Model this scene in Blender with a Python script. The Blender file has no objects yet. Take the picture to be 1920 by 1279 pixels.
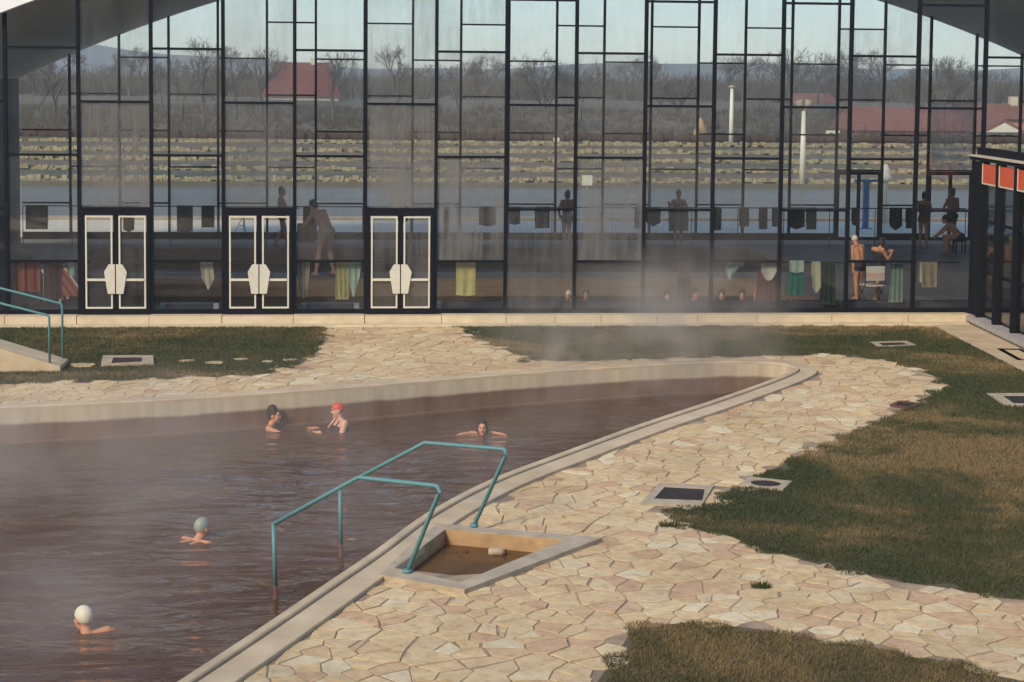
import bpy, bmesh, math, random
import numpy as np
from mathutils import Vector, Matrix
R = math.radians
random.seed(7)
rng = np.random.default_rng(11)
SC = bpy.context.scene
COL = SC.collection

# ------------------------------------------------------------------ camera
cam = bpy.data.cameras.new('camera')
cam.sensor_width = 36.0
cam.lens = 61.875
cam.shift_y = -0.1273
cam.clip_start = 0.1
cam.clip_end = 9000
camo = bpy.data.objects.new('camera', cam)
COL.objects.link(camo)
yaw, pitch, roll = 0.08588, 0.07412, 0.00925
w = Vector((math.sin(yaw)*math.cos(pitch), math.cos(yaw)*math.cos(pitch), -math.sin(pitch)))
r0 = Vector((math.cos(yaw), -math.sin(yaw), 0)); u0 = r0.cross(w)
rr = r0*math.cos(roll)+u0*math.sin(roll); uu = -r0*math.sin(roll)+u0*math.cos(roll)
M = Matrix.Identity(4)
for i in range(3):
    M[i][0] = rr[i]; M[i][1] = uu[i]; M[i][2] = -w[i]
M[2][3] = 5.2337
camo.matrix_world = M
SC.camera = camo

# ------------------------------------------------------------------ world and sun
SUN_EL, SUN_AZ = R(33), R(218)      # azimuth clockwise from +Y: behind the viewer, to the left
world = bpy.data.worlds.new('World'); SC.world = world; world.use_nodes = True
nt = world.node_tree
sky = nt.nodes.new('ShaderNodeTexSky'); sky.sky_type = 'NISHITA'; sky.sun_disc = False
sky.sun_elevation = SUN_EL; sky.sun_rotation = SUN_AZ
sky.altitude = 100; sky.air_density = 1.0; sky.dust_density = .5; sky.ozone_density = 2.8
bg = nt.nodes['Background']; bg.inputs['Strength'].default_value = 0.15
nt.links.new(sky.outputs[0], bg.inputs['Color'])
sl = bpy.data.lights.new('sun', 'SUN'); sl.energy = 2.5; sl.angle = R(12); sl.color = (1.0, 0.82, 0.55)
so = bpy.data.objects.new('sun', sl); COL.objects.link(so)
sd = Vector((math.sin(SUN_AZ)*math.cos(SUN_EL), math.cos(SUN_AZ)*math.cos(SUN_EL), math.sin(SUN_EL)))
so.rotation_euler = (-sd).to_track_quat('-Z', 'Y').to_euler()
vs = SC.view_settings
vs.view_transform = 'Standard'; vs.look = 'None'; vs.exposure = 0.70; vs.gamma = 1.0; vs.use_curve_mapping = False
cy = SC.cycles
cy.max_bounces = 8; cy.diffuse_bounces = 4; cy.glossy_bounces = 4; cy.transmission_bounces = 4
cy.transparent_max_bounces = 24; cy.volume_bounces = 1
cy.caustics_reflective = False; cy.caustics_refractive = False
cy.use_denoising = True
cy.sample_clamp_indirect = 6.0

# ------------------------------------------------------------------ materials
MT = {}
def _n(t, k, **kw):
    n = t.nodes.new(k)
    for a, v in kw.items():
        setattr(n, a, v)
    return n
def ramp(t, fac, stops):
    n = _n(t, 'ShaderNodeValToRGB'); e = n.color_ramp.elements
    while len(e) < len(stops): e.new(0.5)
    for q, (p, c) in zip(e, stops):
        q.position = p; q.color = (*c, 1)
    t.links.new(fac, n.inputs[0]); return n.outputs[0]
def noise(t, vec, scale, detail=4, rough=.55, dist=0):
    n = _n(t, 'ShaderNodeTexNoise'); n.inputs['Scale'].default_value = scale
    n.inputs['Detail'].default_value = detail; n.inputs['Roughness'].default_value = rough
    n.inputs['Distortion'].default_value = dist
    if vec is not None: t.links.new(vec, n.inputs['Vector'])
    return n.outputs[0]
def coords(t, world_space=False, scale=(1, 1, 1)):
    if world_space: o = _n(t, 'ShaderNodeNewGeometry').outputs['Position']
    else: o = _n(t, 'ShaderNodeTexCoord').outputs['Object']
    if scale != (1, 1, 1):
        m = _n(t, 'ShaderNodeMapping'); m.inputs['Scale'].default_value = scale
        t.links.new(o, m.inputs['Vector']); o = m.outputs[0]
    return o
def pm(name, c1, c2=None, scale=6, rough=.7, bump=0.0, bscale=40, ws=False, sc=(1, 1, 1), metal=0, spec=.4, lo=.3, hi=.7):
    m = bpy.data.materials.new(name); m.use_nodes = True; t = m.node_tree
    p = t.nodes['Principled BSDF']; p.inputs['Roughness'].default_value = rough
    p.inputs['Metallic'].default_value = metal; p.inputs['Specular IOR Level'].default_value = spec
    v = coords(t, ws, sc)
    if c2 is None: c2 = tuple(x*.8 for x in c1)
    f = noise(t, v, scale)
    t.links.new(ramp(t, f, [(lo, c1), (hi, c2)]), p.inputs['Base Color'])
    if bump:
        b = _n(t, 'ShaderNodeBump'); b.inputs['Strength'].default_value = bump; b.inputs['Distance'].default_value = .02
        t.links.new(noise(t, v, bscale, 5), b.inputs['Height']); t.links.new(b.outputs[0], p.inputs['Normal'])
    MT[name] = m; return m
def schlick(t, f0, normal=None):
    # reflectance that is the same from both faces of a thin sheet
    g = _n(t, 'ShaderNodeNewGeometry'); dp = _n(t, 'ShaderNodeVectorMath', operation='DOT_PRODUCT')
    t.links.new(g.outputs['Incoming'], dp.inputs[0]); t.links.new(normal if normal is not None else g.outputs['Normal'], dp.inputs[1])
    ab = _n(t, 'ShaderNodeMath', operation='ABSOLUTE'); t.links.new(dp.outputs['Value'], ab.inputs[0])
    om = _n(t, 'ShaderNodeMath', operation='SUBTRACT', use_clamp=True); om.inputs[0].default_value = 1; t.links.new(ab.outputs[0], om.inputs[1])
    pw = _n(t, 'ShaderNodeMath', operation='POWER'); pw.inputs[1].default_value = 5; t.links.new(om.outputs[0], pw.inputs[0])
    ma = _n(t, 'ShaderNodeMath', operation='MULTIPLY_ADD', use_clamp=True); ma.inputs[1].default_value = 1-f0; ma.inputs[2].default_value = f0; t.links.new(pw.outputs[0], ma.inputs[0])
    return ma.outputs[0]
def glass(name, fog, streak=1.0, tint=(.93, .95, .94), fogc=(.33, .31, .29), seed=0.0):
    m = bpy.data.materials.new(name); m.use_nodes = True; t = m.node_tree
    for n in list(t.nodes):
        if n.type != 'OUTPUT_MATERIAL': t.nodes.remove(n)
    out = [n for n in t.nodes if n.type == 'OUTPUT_MATERIAL'][0]
    tr = _n(t, 'ShaderNodeBsdfTransparent'); tr.inputs[0].default_value = (*tint, 1)
    gl = _n(t, 'ShaderNodeBsdfGlossy'); gl.inputs['Roughness'].default_value = .02; gl.inputs[0].default_value = (.9, .9, .9, 1)
    mx = _n(t, 'ShaderNodeMixShader'); t.links.new(schlick(t, .06), mx.inputs[0]); t.links.new(tr.outputs[0], mx.inputs[1]); t.links.new(gl.outputs[0], mx.inputs[2])
    df = _n(t, 'ShaderNodeBsdfDiffuse'); df.inputs[0].default_value = (*fogc, 1)
    tl = _n(t, 'ShaderNodeBsdfTranslucent'); tl.inputs[0].default_value = (*fogc, 1)
    mf = _n(t, 'ShaderNodeMixShader'); mf.inputs[0].default_value = .55
    t.links.new(df.outputs[0], mf.inputs[1]); t.links.new(tl.outputs[0], mf.inputs[2])
    v = coords(t, True, (1, 1, 1))
    a = noise(t, coords(t, True, (7*streak, 1, .5)), 1.0, 5, .6); b = noise(t, v, .9, 4)
    mu = _n(t, 'ShaderNodeMath', operation='ADD'); t.links.new(a, mu.inputs[0]); t.links.new(b, mu.inputs[1])
    mr = _n(t, 'ShaderNodeMapRange'); mr.inputs[1].default_value = .7; mr.inputs[2].default_value = 1.3
    mr.inputs[3].default_value = fog*.25; mr.inputs[4].default_value = min(1, fog*1.5)
    t.links.new(mu.outputs[0], mr.inputs[0])
    m2 = _n(t, 'ShaderNodeMixShader'); t.links.new(mr.outputs[0], m2.inputs[0]); t.links.new(mx.outputs[0], m2.inputs[1]); t.links.new(mf.outputs[0], m2.inputs[2])
    t.links.new(m2.outputs[0], out.inputs[0]); MT[name] = m; return m
def water(name, dif, tint, trans, wave_scale, bump, rough=.03, stretch=(1, 1, 1), shine=1.0):
    m = bpy.data.materials.new(name); m.use_nodes = True; t = m.node_tree
    for n in list(t.nodes):
        if n.type != 'OUTPUT_MATERIAL': t.nodes.remove(n)
    out = [n for n in t.nodes if n.type == 'OUTPUT_MATERIAL'][0]
    v = coords(t, True, stretch)
    h1 = noise(t, v, wave_scale, 3, .5, .6); h2 = noise(t, v, wave_scale*.33, 2, .5, .4)
    ad = _n(t, 'ShaderNodeMath', operation='MULTIPLY_ADD'); ad.inputs[1].default_value = 2.2
    t.links.new(h2, ad.inputs[0]); t.links.new(h1, ad.inputs[2])
    b = _n(t, 'ShaderNodeBump'); b.inputs['Strength'].default_value = 1; b.inputs['Distance'].default_value = bump
    lg = noise(t, coords(t, True), .22, 2, .5); mrl = _n(t, 'ShaderNodeMapRange'); mrl.inputs[1].default_value = .35; mrl.inputs[2].default_value = .65; mrl.inputs[3].default_value = .45; mrl.inputs[4].default_value = 1.35; t.links.new(lg, mrl.inputs[0])
    am = _n(t, 'ShaderNodeMath', operation='MULTIPLY'); t.links.new(ad.outputs[0], am.inputs[0]); t.links.new(mrl.outputs[0], am.inputs[1])
    t.links.new(am.outputs[0], b.inputs['Height'])
    df = _n(t, 'ShaderNodeBsdfDiffuse'); df.inputs[0].default_value = (*dif, 1)
    tr = _n(t, 'ShaderNodeBsdfTransparent'); tr.inputs[0].default_value = (*tint, 1)
    mx = _n(t, 'ShaderNodeMixShader'); mx.inputs[0].default_value = trans
    t.links.new(df.outputs[0], mx.inputs[1]); t.links.new(tr.outputs[0], mx.inputs[2])
    gl = _n(t, 'ShaderNodeBsdfGlossy'); gl.inputs['Roughness'].default_value = rough
    t.links.new(b.outputs[0], gl.inputs['Normal'])
    m2 = _n(t, 'ShaderNodeMixShader'); fr = schlick(t, .02, b.outputs[0])
    if shine < 1:
        sh = _n(t, 'ShaderNodeMath', operation='MULTIPLY'); sh.inputs[1].default_value = shine; t.links.new(fr, sh.inputs[0]); fr = sh.outputs[0]
    t.links.new(fr, m2.inputs[0]); t.links.new(mx.outputs[0], m2.inputs[1]); t.links.new(gl.outputs[0], m2.inputs[2])
    t.links.new(m2.outputs[0], out.inputs[0]); MT[name] = m; return m

pm('steel_dark', (.006, .007, .011), (.010, .011, .015), 9, .8, spec=.1)
pm('cream_paint', (.66, .62, .50), (.58, .53, .42), 14, .5)
pm('plate_cream', (.62, .58, .49), (.54, .50, .41), 9, .55)
pm('plaster_ceiling', (.80, .79, .78), (.72, .71, .70), 1.5, .9)
pm('roof_edge', (.55, .5, .38), (.45, .4, .3), 3, .8)
pm('dark_wall', (.035, .032, .035), (.05, .045, .045), 2, .8)
pm('ledge_stone', (.62, .53, .37), (.52, .42, .28), 3.5, .85, .25, 30)
pm('red_panel', (.55, .075, .03), (.62, .11, .04), 3, .5)
pm('wing_plinth', (.40, .37, .36), (.30, .28, .27), 5, .8, .2)
pm('wing_stone', (.42, .34, .29), (.24, .17, .14), 9, .9, .5, 20)
pm('hall_floor', (.06, .048, .042), (.105, .085, .075), 1.3, .6, .05, 8, ws=True, spec=.08)
pm('hall_brown', (.20, .135, .09), (.13, .09, .065), 4, .6, .1, ws=True, sc=(.4, 1, 3))
pm('heater', (.022, .026, .045), (.035, .038, .06), 5, .5)
pm('heater_end', (.25, .27, .30), (.2, .22, .25), 5, .5)
pm('concrete_pale', (.60, .48, .32), (.43, .33, .21), 1.6, .85, .25, 35, ws=True)
pm('concrete_grey', (.48, .395, .285), (.32, .26, .185), 4, .85, .25, 35, ws=True)
pm('basin_wall', (.50, .33, .17), (.34, .21, .11), 5, .8, .2, 30, ws=True)
pm('basin_floor', (.40, .31, .20), (.30, .22, .14), 4, .8, .2, 25, ws=True)
pm('teal_paint', (.095, .23, .25), (.13, .115, .095), 17, .5, .15, 60, lo=.63, hi=.70)
pm('rust', (.14, .05, .03), (.09, .04, .03), 30, .8)
pm('iron_plate', (.05, .038, .034), (.03, .024, .022), 12, .75, .2, 60, spec=.2)
pm('soil', (.13, .095, .05), (.07, .072, .032), 3, .95, .5, 40, ws=True)
pm('mortar', (.42, .315, .215), (.19, .13, .085), 2.6, .95, .4, 40, ws=True)
pm('ground', (.16, .13, .09), (.12, .11, .07), .3, .95, .3, 6, ws=True)
pm('skin_warm', (.62, .28, .145), (.53, .23, .12), 9, .55)
pm('skin_pale', (.66, .36, .25), (.58, .29, .19), 9, .55)
pm('skin_tan', (.36, .17, .10), (.30, .14, .08), 9, .55)
pm('hair_dark', (.018, .013, .011), (.03, .02, .016), 40, .55, .4, 90, sc=(1, 1, .25))
pm('cap_red', (.60, .06, .035), (.52, .05, .03), 20, .45, .1)
pm('cap_white', (.74, .70, .55), (.66, .62, .48), 20, .45, .15, 60)
pm('cap_grey', (.30, .36, .30), (.24, .29, .245), 20, .45, .15, 60)
pm('eye_dark', (.02, .012, .01), (.03, .02, .015), 20, .3)
pm('lips', (.38, .10, .08), (.34, .09, .07), 20, .5)
pm('suit_black', (.012, .012, .015), (.02, .02, .025), 20, .7)
pm('suit_navy', (.02, .025, .06), (.03, .035, .07), 20, .7)
pm('trunks_tan', (.50, .33, .22), (.42, .27, .18), 8, .9, .3)
pm('cloth_khaki_dry', (.50, .43, .30), (.33, .25, .16), 9, .8, .2)
pm('frame_concrete', (.46, .38, .27), (.33, .27, .19), 5, .9, .3, 30)
pm('robe_brown', (.10, .055, .04), (.075, .04, .03), 8, .9, .3)
pm('white_paint', (.80, .77, .62), (.74, .70, .55), 10, .6)
pm('wall_cream', (.58, .52, .40), (.5, .44, .34), 1.2, .9, .2)
pm('wall_white', (.72, .68, .58), (.64, .6, .5), 1.2, .9)
pm('wall_pink', (.50, .25, .19), (.45, .21, .16), 1.2, .9)
pm('roof_tile', (.20, .06, .045), (.13, .042, .035), 2.5, .9, .6, 14)
pm('roof_rust', (.25, .11, .085), (.18, .075, .06), 2.5, .9, .6, 14)
pm('window_dark', (.03, .03, .035), (.05, .05, .055), 3, .2)
pm('bark', (.10, .080, .068), (.145, .12, .10), 5, .9)
pm('hedge', (.09, .045, .03), (.05, .035, .02), 4, .95)
pm('scrub', (.115, .085, .055), (.07, .06, .045), .4, .95, ws=True)
pm('terrace_stone', (.50, .42, .25), (.22, .18, .10), 3.0, .9, .3, 12, ws=True)
pm('blue_paint', (.04, .14, .32), (.05, .17, .36), 6, .5)
pm('lake_floor', (.26, .30, .32), (.22, .26, .28), .3, .9, ws=True)
pm('pale_paving', (.62, .57, .47), (.54, .48, .38), .8, .9, .1, 8, ws=True)
glass('glass_clear', .05, .5)
glass('glass_haze', .19, .6)
glass('glass_fog', .36, 1.6)
glass('glass_heavy', .62, 1.0)
glass('glass_wing', .05, 1, (.55, .57, .60))
water('bath_water', (.122, .060, .030), (.30, .17, .10), .30, 1.9, .085, .06, (.8, 1.5, 1), shine=.8)
water('hall_water', (.05, .036, .028), (.30, .25, .2), .25, 2.0, .03, .2, shine=.25)
water('lake_water', (.19, .185, .165), (.4, .5, .55), .15, .9, .05, .25, shine=.22)
water('puddle', (.20, .115, .055), (.6, .42, .25), .45, 3, .002, .1, shine=.5)

def wall_stain_mat():
    # bare concrete above, brown mineral deposit left by the thermal water below the old level
    m = bpy.data.materials.new('pool_wall'); m.use_nodes = True; t = m.node_tree; p = t.nodes['Principled BSDF']
    p.inputs['Roughness'].default_value = .75
    pos = _n(t, 'ShaderNodeNewGeometry').outputs['Position']
    sx = _n(t, 'ShaderNodeSeparateXYZ'); t.links.new(pos, sx.inputs[0])
    n1 = noise(t, pos, 1.6, 4); n2 = noise(t, coords(t, True, (6, 6, .8)), 1, 4)
    ma = _n(t, 'ShaderNodeMath', operation='MULTIPLY_ADD'); ma.inputs[1].default_value = .07; t.links.new(n1, ma.inputs[0]); t.links.new(sx.outputs[2], ma.inputs[2])
    mr = _n(t, 'ShaderNodeMapRange'); mr.inputs[1].default_value = -.19; mr.inputs[2].default_value = -.14
    t.links.new(ma.outputs[0], mr.inputs[0])
    pale = ramp(t, n2, [(.25, (.40, .32, .21)), (.7, (.56, .48, .35))])
    brown = ramp(t, n2, [(.25, (.105, .055, .032)), (.7, (.19, .105, .06))])
    mx = _n(t, 'ShaderNodeMix', data_type='RGBA'); t.links.new(mr.outputs[0], mx.inputs['Factor'])
    t.links.new(brown, mx.inputs['A']); t.links.new(pale, mx.inputs['B'])
    t.links.new(mx.outputs['Result'], p.inputs['Base Color']); MT['pool_wall'] = m
wall_stain_mat()
def stone_mat():
    m = bpy.data.materials.new('flagstone'); m.use_nodes = True; t = m.node_tree; p = t.nodes['Principled BSDF']
    p.inputs['Roughness'].default_value = .85; p.inputs['Specular IOR Level'].default_value = .3
    a = _n(t, 'ShaderNodeAttribute'); a.attribute_name = 'tone'
    v = coords(t, True)
    base = ramp(t, a.outputs['Fac'], [(0, (.64, .495, .285)), (.25, (.59, .445, .255)), (.5, (.64, .52, .32)), (.68, (.58, .43, .255)), (.86, (.54, .36, .22)), (.93, (.62, .525, .35)), (1, (.70, .61, .41))])
    n1 = noise(t, v, 7, 8, .72, .3)
    mul = ramp(t, n1, [(.28, (.62, .57, .52)), (.45, (.90, .88, .85)), (.6, (1.04, 1.03, 1.0)), (.8, (1.18, 1.18, 1.15))])
    n3 = noise(t, v, .55, 5, .65, .5); st3 = ramp(t, n3, [(.30, (.80, .76, .72)), (.5, (1, 1, 1)), (.75, (1.06, 1.04, 1.0))])
    mx0 = _n(t, 'ShaderNodeMix', data_type='RGBA', blend_type='MULTIPLY'); mx0.inputs['Factor'].default_value = 1
    t.links.new(base, mx0.inputs['A']); t.links.new(st3, mx0.inputs['B']); base = mx0.outputs['Result']
    mx = _n(t, 'ShaderNodeMix', data_type='RGBA', blend_type='MULTIPLY'); mx.inputs['Factor'].default_value = 1
    t.links.new(base, mx.inputs['A']); t.links.new(mul, mx.inputs['B']); t.links.new(mx.outputs['Result'], p.inputs['Base Color'])
    b = _n(t, 'ShaderNodeBump'); b.inputs['Strength'].default_value = .5; b.inputs['Distance'].default_value = .02
    t.links.new(noise(t, v, 9, 7, .6), b.inputs['Height']); t.links.new(b.outputs[0], p.inputs['Normal'])
    MT['flagstone'] = m
stone_mat()
def grass_mat(name, dry):
    m = bpy.data.materials.new(name); m.use_nodes = True; t = m.node_tree; p = t.nodes['Principled BSDF']
    p.inputs['Roughness'].default_value = .7; p.inputs['Specular IOR Level'].default_value = .15
    v = coords(t, True); n1 = noise(t, v, .34, 3, .6, .6); mrg = _n(t, 'ShaderNodeMapRange', clamp=False); mrg.inputs[1].default_value = .35; mrg.inputs[2].default_value = .65; mrg.inputs[3].default_value = .26; mrg.inputs[4].default_value = .76; t.links.new(n1, mrg.inputs[0]); n1 = mrg.outputs[0]; n2 = noise(t, v, 3.2, 4, .6)
    a = _n(t, 'ShaderNodeAttribute'); a.attribute_name = 'tone'
    q = _n(t, 'ShaderNodeMath', operation='MULTIPLY_ADD'); q.inputs[1].default_value = .36; t.links.new(n2, q.inputs[0]); t.links.new(n1, q.inputs[2])
    q2 = _n(t, 'ShaderNodeMath', operation='MULTIPLY_ADD'); q2.inputs[1].default_value = .13; t.links.new(a.outputs['Fac'], q2.inputs[0]); t.links.new(q.outputs[0], q2.inputs[2])
    c = ramp(t, q2.outputs[0], [(.50-dry, (.044, .060, .024)), (.78-dry, (.066, .072, .029)), (.90-dry, (.115, .098, .043)), (1.04-dry, (.215, .155, .072))])
    t.links.new(c, p.inputs['Base Color']); MT[name] = m
grass_mat('grass', 0.0); grass_mat('grass_dry', .13)
def terrain_mat():
    m = bpy.data.materials.new('terrain'); m.use_nodes = True; t = m.node_tree; p = t.nodes['Principled BSDF']
    p.inputs['Roughness'].default_value = .95
    v = coords(t, True, (.35, 1, 1)); n1 = noise(t, v, .09, 5, .6); n2 = noise(t, coords(t, True), 1.2, 4)
    q = _n(t, 'ShaderNodeMath', operation='MULTIPLY_ADD'); q.inputs[1].default_value = .3; t.links.new(n2, q.inputs[0]); t.links.new(n1, q.inputs[2])
    c = ramp(t, q.outputs[0], [(.45, (.065, .070, .040)), (.6, (.115, .095, .055)), (.72, (.17, .115, .075)), (.85, (.09, .068, .045))])
    t.links.new(c, p.inputs['Base Color']); MT['terrain'] = m
terrain_mat()
def stripe_mat(name, cols, axis, freq):
    m = bpy.data.materials.new(name); m.use_nodes = True; t = m.node_tree; p = t.nodes['Principled BSDF']
    p.inputs['Roughness'].default_value = .9
    sx = _n(t, 'ShaderNodeSeparateXYZ'); t.links.new(coords(t), sx.inputs[0])
    mu = _n(t, 'ShaderNodeMath', operation='MULTIPLY'); mu.inputs[1].default_value = freq; t.links.new(sx.outputs[axis], mu.inputs[0])
    fr = _n(t, 'ShaderNodeMath', operation='FRACT'); t.links.new(mu.outputs[0], fr.inputs[0])
    n = _n(t, 'ShaderNodeValToRGB'); n.color_ramp.interpolation = 'CONSTANT'; e = n.color_ramp.elements
    while len(e) < len(cols): e.new(.5)
    for i, c in enumerate(cols):
        e[i].position = i/len(cols); e[i].color = (*c, 1)
    t.links.new(fr.outputs[0], n.inputs[0]); t.links.new(n.outputs[0], p.inputs['Base Color']); MT[name] = m
stripe_mat('canvas_pink', [(.62, .40, .33), (.60, .55, .48), (.50, .56, .52), (.62, .44, .37)], 2, 3.2)
stripe_mat('canvas_red', [(.38, .06, .05), (.26, .14, .10), (.40, .08, .06), (.12, .03, .03)], 0, 5.5)
stripe_mat('cloth_stripe', [(.50, .46, .36), (.10, .12, .10), (.46, .42, .33), (.30, .30, .25)], 0, 9)
def cloth(name, c, k=.78):
    return pm(name, c, tuple(x*k for x in c), 7, .92, .35, 60)

# ------------------------------------------------------------------ helpers
def tag(o, label=None, cat=None, group=None, kind=None):
    if label: o['label'] = label
    if cat: o['category'] = cat
    if group: o['group'] = group
    if kind: o['kind'] = kind
    return o
def empty(name, loc=(0, 0, 0), rz=0.0):
    o = bpy.data.objects.new(name, None); COL.objects.link(o); o.location = loc; o.rotation_euler = (0, 0, rz)
    o.empty_display_size = .1
    return o
def link(name, me, mat, parent=None, smooth=False):
    if mat and not me.materials: me.materials.append(MT[mat])
    if smooth: me.polygons.foreach_set('use_smooth', [True]*len(me.polygons))
    o = bpy.data.objects.new(name, me); COL.objects.link(o)
    if parent is not None: o.parent = parent
    return o
def obj(name, bm, mat, parent=None, smooth=False):
    me = bpy.data.meshes.new(name); bm.to_mesh(me); bm.free()
    return link(name, me, mat, parent, smooth)
def box(bm, x0, x1, y0, y1, z0, z1):
    v = [bm.verts.new(p) for p in ((x0, y0, z0), (x1, y0, z0), (x1, y1, z0), (x0, y1, z0), (x0, y0, z1), (x1, y0, z1), (x1, y1, z1), (x0, y1, z1))]
    for f in ((3, 2, 1, 0), (4, 5, 6, 7), (0, 1, 5, 4), (1, 2, 6, 5), (2, 3, 7, 6), (3, 0, 4, 7)):
        bm.faces.new([v[i] for i in f])
    return v
def bobj(name, mat, dims, parent=None):
    bm = bmesh.new(); box(bm, *dims); return obj(name, bm, mat, parent)
def tube(bm, pts, r, n=8, cap=True):
    pts = [Vector(p) for p in pts]; rings = []
    rad = r if isinstance(r, (list, tuple)) else [r]*len(pts)
    for i, p in enumerate(pts):
        d = (pts[min(i+1, len(pts)-1)]-pts[max(i-1, 0)]).normalized()
        a = d.cross(Vector((0, 0, 1)) if abs(d.z) < .95 else Vector((1, 0, 0))).normalized(); b = d.cross(a)
        rings.append([bm.verts.new(p+(a*math.cos(k*2*math.pi/n)+b*math.sin(k*2*math.pi/n))*rad[i]) for k in range(n)])
    for q, s in zip(rings, rings[1:]):
        for k in range(n): bm.faces.new((q[k], q[(k+1) % n], s[(k+1) % n], s[k]))
    if cap:
        bm.faces.new(rings[0][::-1]); bm.faces.new(rings[-1])
def fillet(pts, i, r, n=5):
    p = [Vector(q) for q in pts]; a = (p[i-1]-p[i]).normalized(); b = (p[i+1]-p[i]).normalized()
    s, e = p[i]+a*r, p[i]+b*r
    arc = [s.lerp(p[i], t).lerp(p[i].lerp(e, t), t) for t in [k/n for k in range(n+1)]]
    return arc
def rounded(pts, idx, r):
    out = []
    for i, q in enumerate(pts):
        out += fillet(pts, i, r) if i in idx else [Vector(q)]
    return out
def prism(bm, poly, z0, z1):
    a = [bm.verts.new((x, y, z0)) for x, y in poly]; b = [bm.verts.new((x, y, z1)) for x, y in poly]
    n = len(poly); bm.faces.new(a[::-1]); bm.faces.new(b)
    for i in range(n): bm.faces.new((a[i], a[(i+1) % n], b[(i+1) % n], b[i]))
def inside(p, poly):
    x, y = p; c = False; n = len(poly); j = n-1
    for i in range(n):
        xi, yi = poly[i]; xj, yj = poly[j]
        if (yi > y) != (yj > y) and x < (xj-xi)*(y-yi)/(yj-yi)+xi: c = not c
        j = i
    return c
def inside_np(P, poly):
    x, y = P[:, 0], P[:, 1]; c = np.zeros(len(P), bool); n = len(poly); j = n-1
    for i in range(n):
        xi, yi = poly[i]; xj, yj = poly[j]
        if yi != yj:
            c ^= ((yi > y) != (yj > y)) & (x < (xj-xi)*(y-yi)/(yj-yi)+xi)
        j = i
    return c
def catmull(P, n=6):
    P = [Vector((*p, 0)) for p in P]; out = []
    for i in range(len(P)-1):
        a, b, c, d = P[max(i-1, 0)], P[i], P[i+1], P[min(i+2, len(P)-1)]
        for k in range(n):
            t = k/n
            out.append(.5*((2*b)+(c-a)*t+(2*a-5*b+4*c-d)*t*t+(3*b-a-3*c+d)*t**3))
    out.append(P[-1]); return [(q.x, q.y) for q in out]
def offset_line(L, d):
    out = []
    for i, p in enumerate(L):
        a, b = L[max(i-1, 0)], L[min(i+1, len(L)-1)]
        t = Vector((b[0]-a[0], b[1]-a[1])).normalized()
        out.append((p[0]+t.y*d, p[1]-t.x*d))
    return out
def sheet(name, outer, holes, z, mat, kind='structure'):
    bm = bmesh.new(); es = []
    for loop in [outer]+holes:
        vs_ = [bm.verts.new((x, y, z)) for x, y in loop]
        for i in range(len(vs_)): es.append(bm.edges.new((vs_[i], vs_[(i+1) % len(vs_)])))
    bmesh.ops.triangle_fill(bm, use_beauty=True, use_dissolve=False, edges=es, normal=(0, 0, 1))
    bmesh.ops.recalc_face_normals(bm, faces=bm.faces)
    if bm.faces and sum(f.normal.z*f.calc_area() for f in bm.faces) < 0: bmesh.ops.reverse_faces(bm, faces=bm.faces)
    o = obj(name, bm, mat); tag(o, kind=kind); return o
ORD = ['first', 'second', 'third', 'fourth', 'fifth', 'sixth', 'seventh', 'eighth', 'ninth', 'tenth', 'eleventh', 'twelfth',
       'thirteenth', 'fourteenth', 'fifteenth', 'sixteenth', 'seventeenth', 'eighteenth', 'nineteenth', 'twentieth']
def ordn(i):
    return ORD[i] if i < 20 else (['twenty', 'thirty', 'forty', 'fifty'][(i+1)//10-2]+'-'+ORD[(i+1) % 10-1] if (i+1) % 10 else ['twentieth', 'thirtieth', 'fortieth', 'fiftieth'][(i+1)//10-2])

# ================================================================== THE COURTYARD
RIM0 = [(-4.5, 8.6), (-3.1, 11.4), (-2.25, 13.3), (-1.51, 15.02), (-0.97, 16.29), (-0.3, 17.92), (0.15, 19.02), (0.79, 20.69), (1.68, 22.41), (2.77, 23.99),
        (4.21, 26.0), (5.64, 27.84), (6.91, 29.55), (7.55, 30.5), (7.82, 31.08), (7.72, 31.55), (7.13, 31.80), (6.11, 31.68), (5.07, 31.4), (3.05, 30.71), (1.6, 30.12),
        (-0.32, 29.27), (-1.7, 28.74), (-3.03, 28.30), (-4.33, 27.97), (-5.6, 27.70), (-8.2, 27.15), (-12, 26.3), (-16, 25.2)]
RIM = catmull(RIM0, 5)
POOL = RIM+[(-18, 20), (-14, 8.6)]
LAWN_L = [(-9.6, 37.0), (-7.46, 37.04), (-4.2, 37.12), (-1.97, 37.1), (-0.72, 37.1), (-0.70, 35.8), (-0.72, 35.01), (-0.87, 33.31), (-1.21, 31.77), (-1.83, 30.95), (-3.46, 30.62), (-5.23, 30.32), (-6.08, 30.14), (-9.6, 29.2)]
LAWN_R = [(1.98, 37.1), (2.58, 34.58), (3.25, 32.4), (4.21, 32.45), (6.09, 32.67), (8.11, 32.94), (9.2, 33.05), (10.03, 32.05), (10.26, 30.55), (10.1, 29.46), (9.47, 28.45), (8.04, 26.43), (6.65, 24.68),
          (5.36, 22.84), (4.33, 21.26), (3.71, 21.01), (3.7, 20.36), (4.64, 18.9), (5.35, 18.02), (5.96, 17.59), (6.74, 17.07), (8.6, 16.2), (12.0, 22.0), (12.3, 31.37), (12.75, 35.9), (12.3, 36.6), (11.71, 36.85), (7.11, 37.0)]
LAWN_B = [(1.6, 13.6), (2.07, 14.89), (2.55, 16.18), (2.79, 16.58), (3.22, 16.51), (3.8, 16.28), (4.41, 15.84), (5.02, 15.5), (5.4, 15.13), (5.82, 14.67), (6.6, 13.9), (6.6, 13.0)]
LAWNS = [LAWN_L, LAWN_R, LAWN_B]
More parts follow.
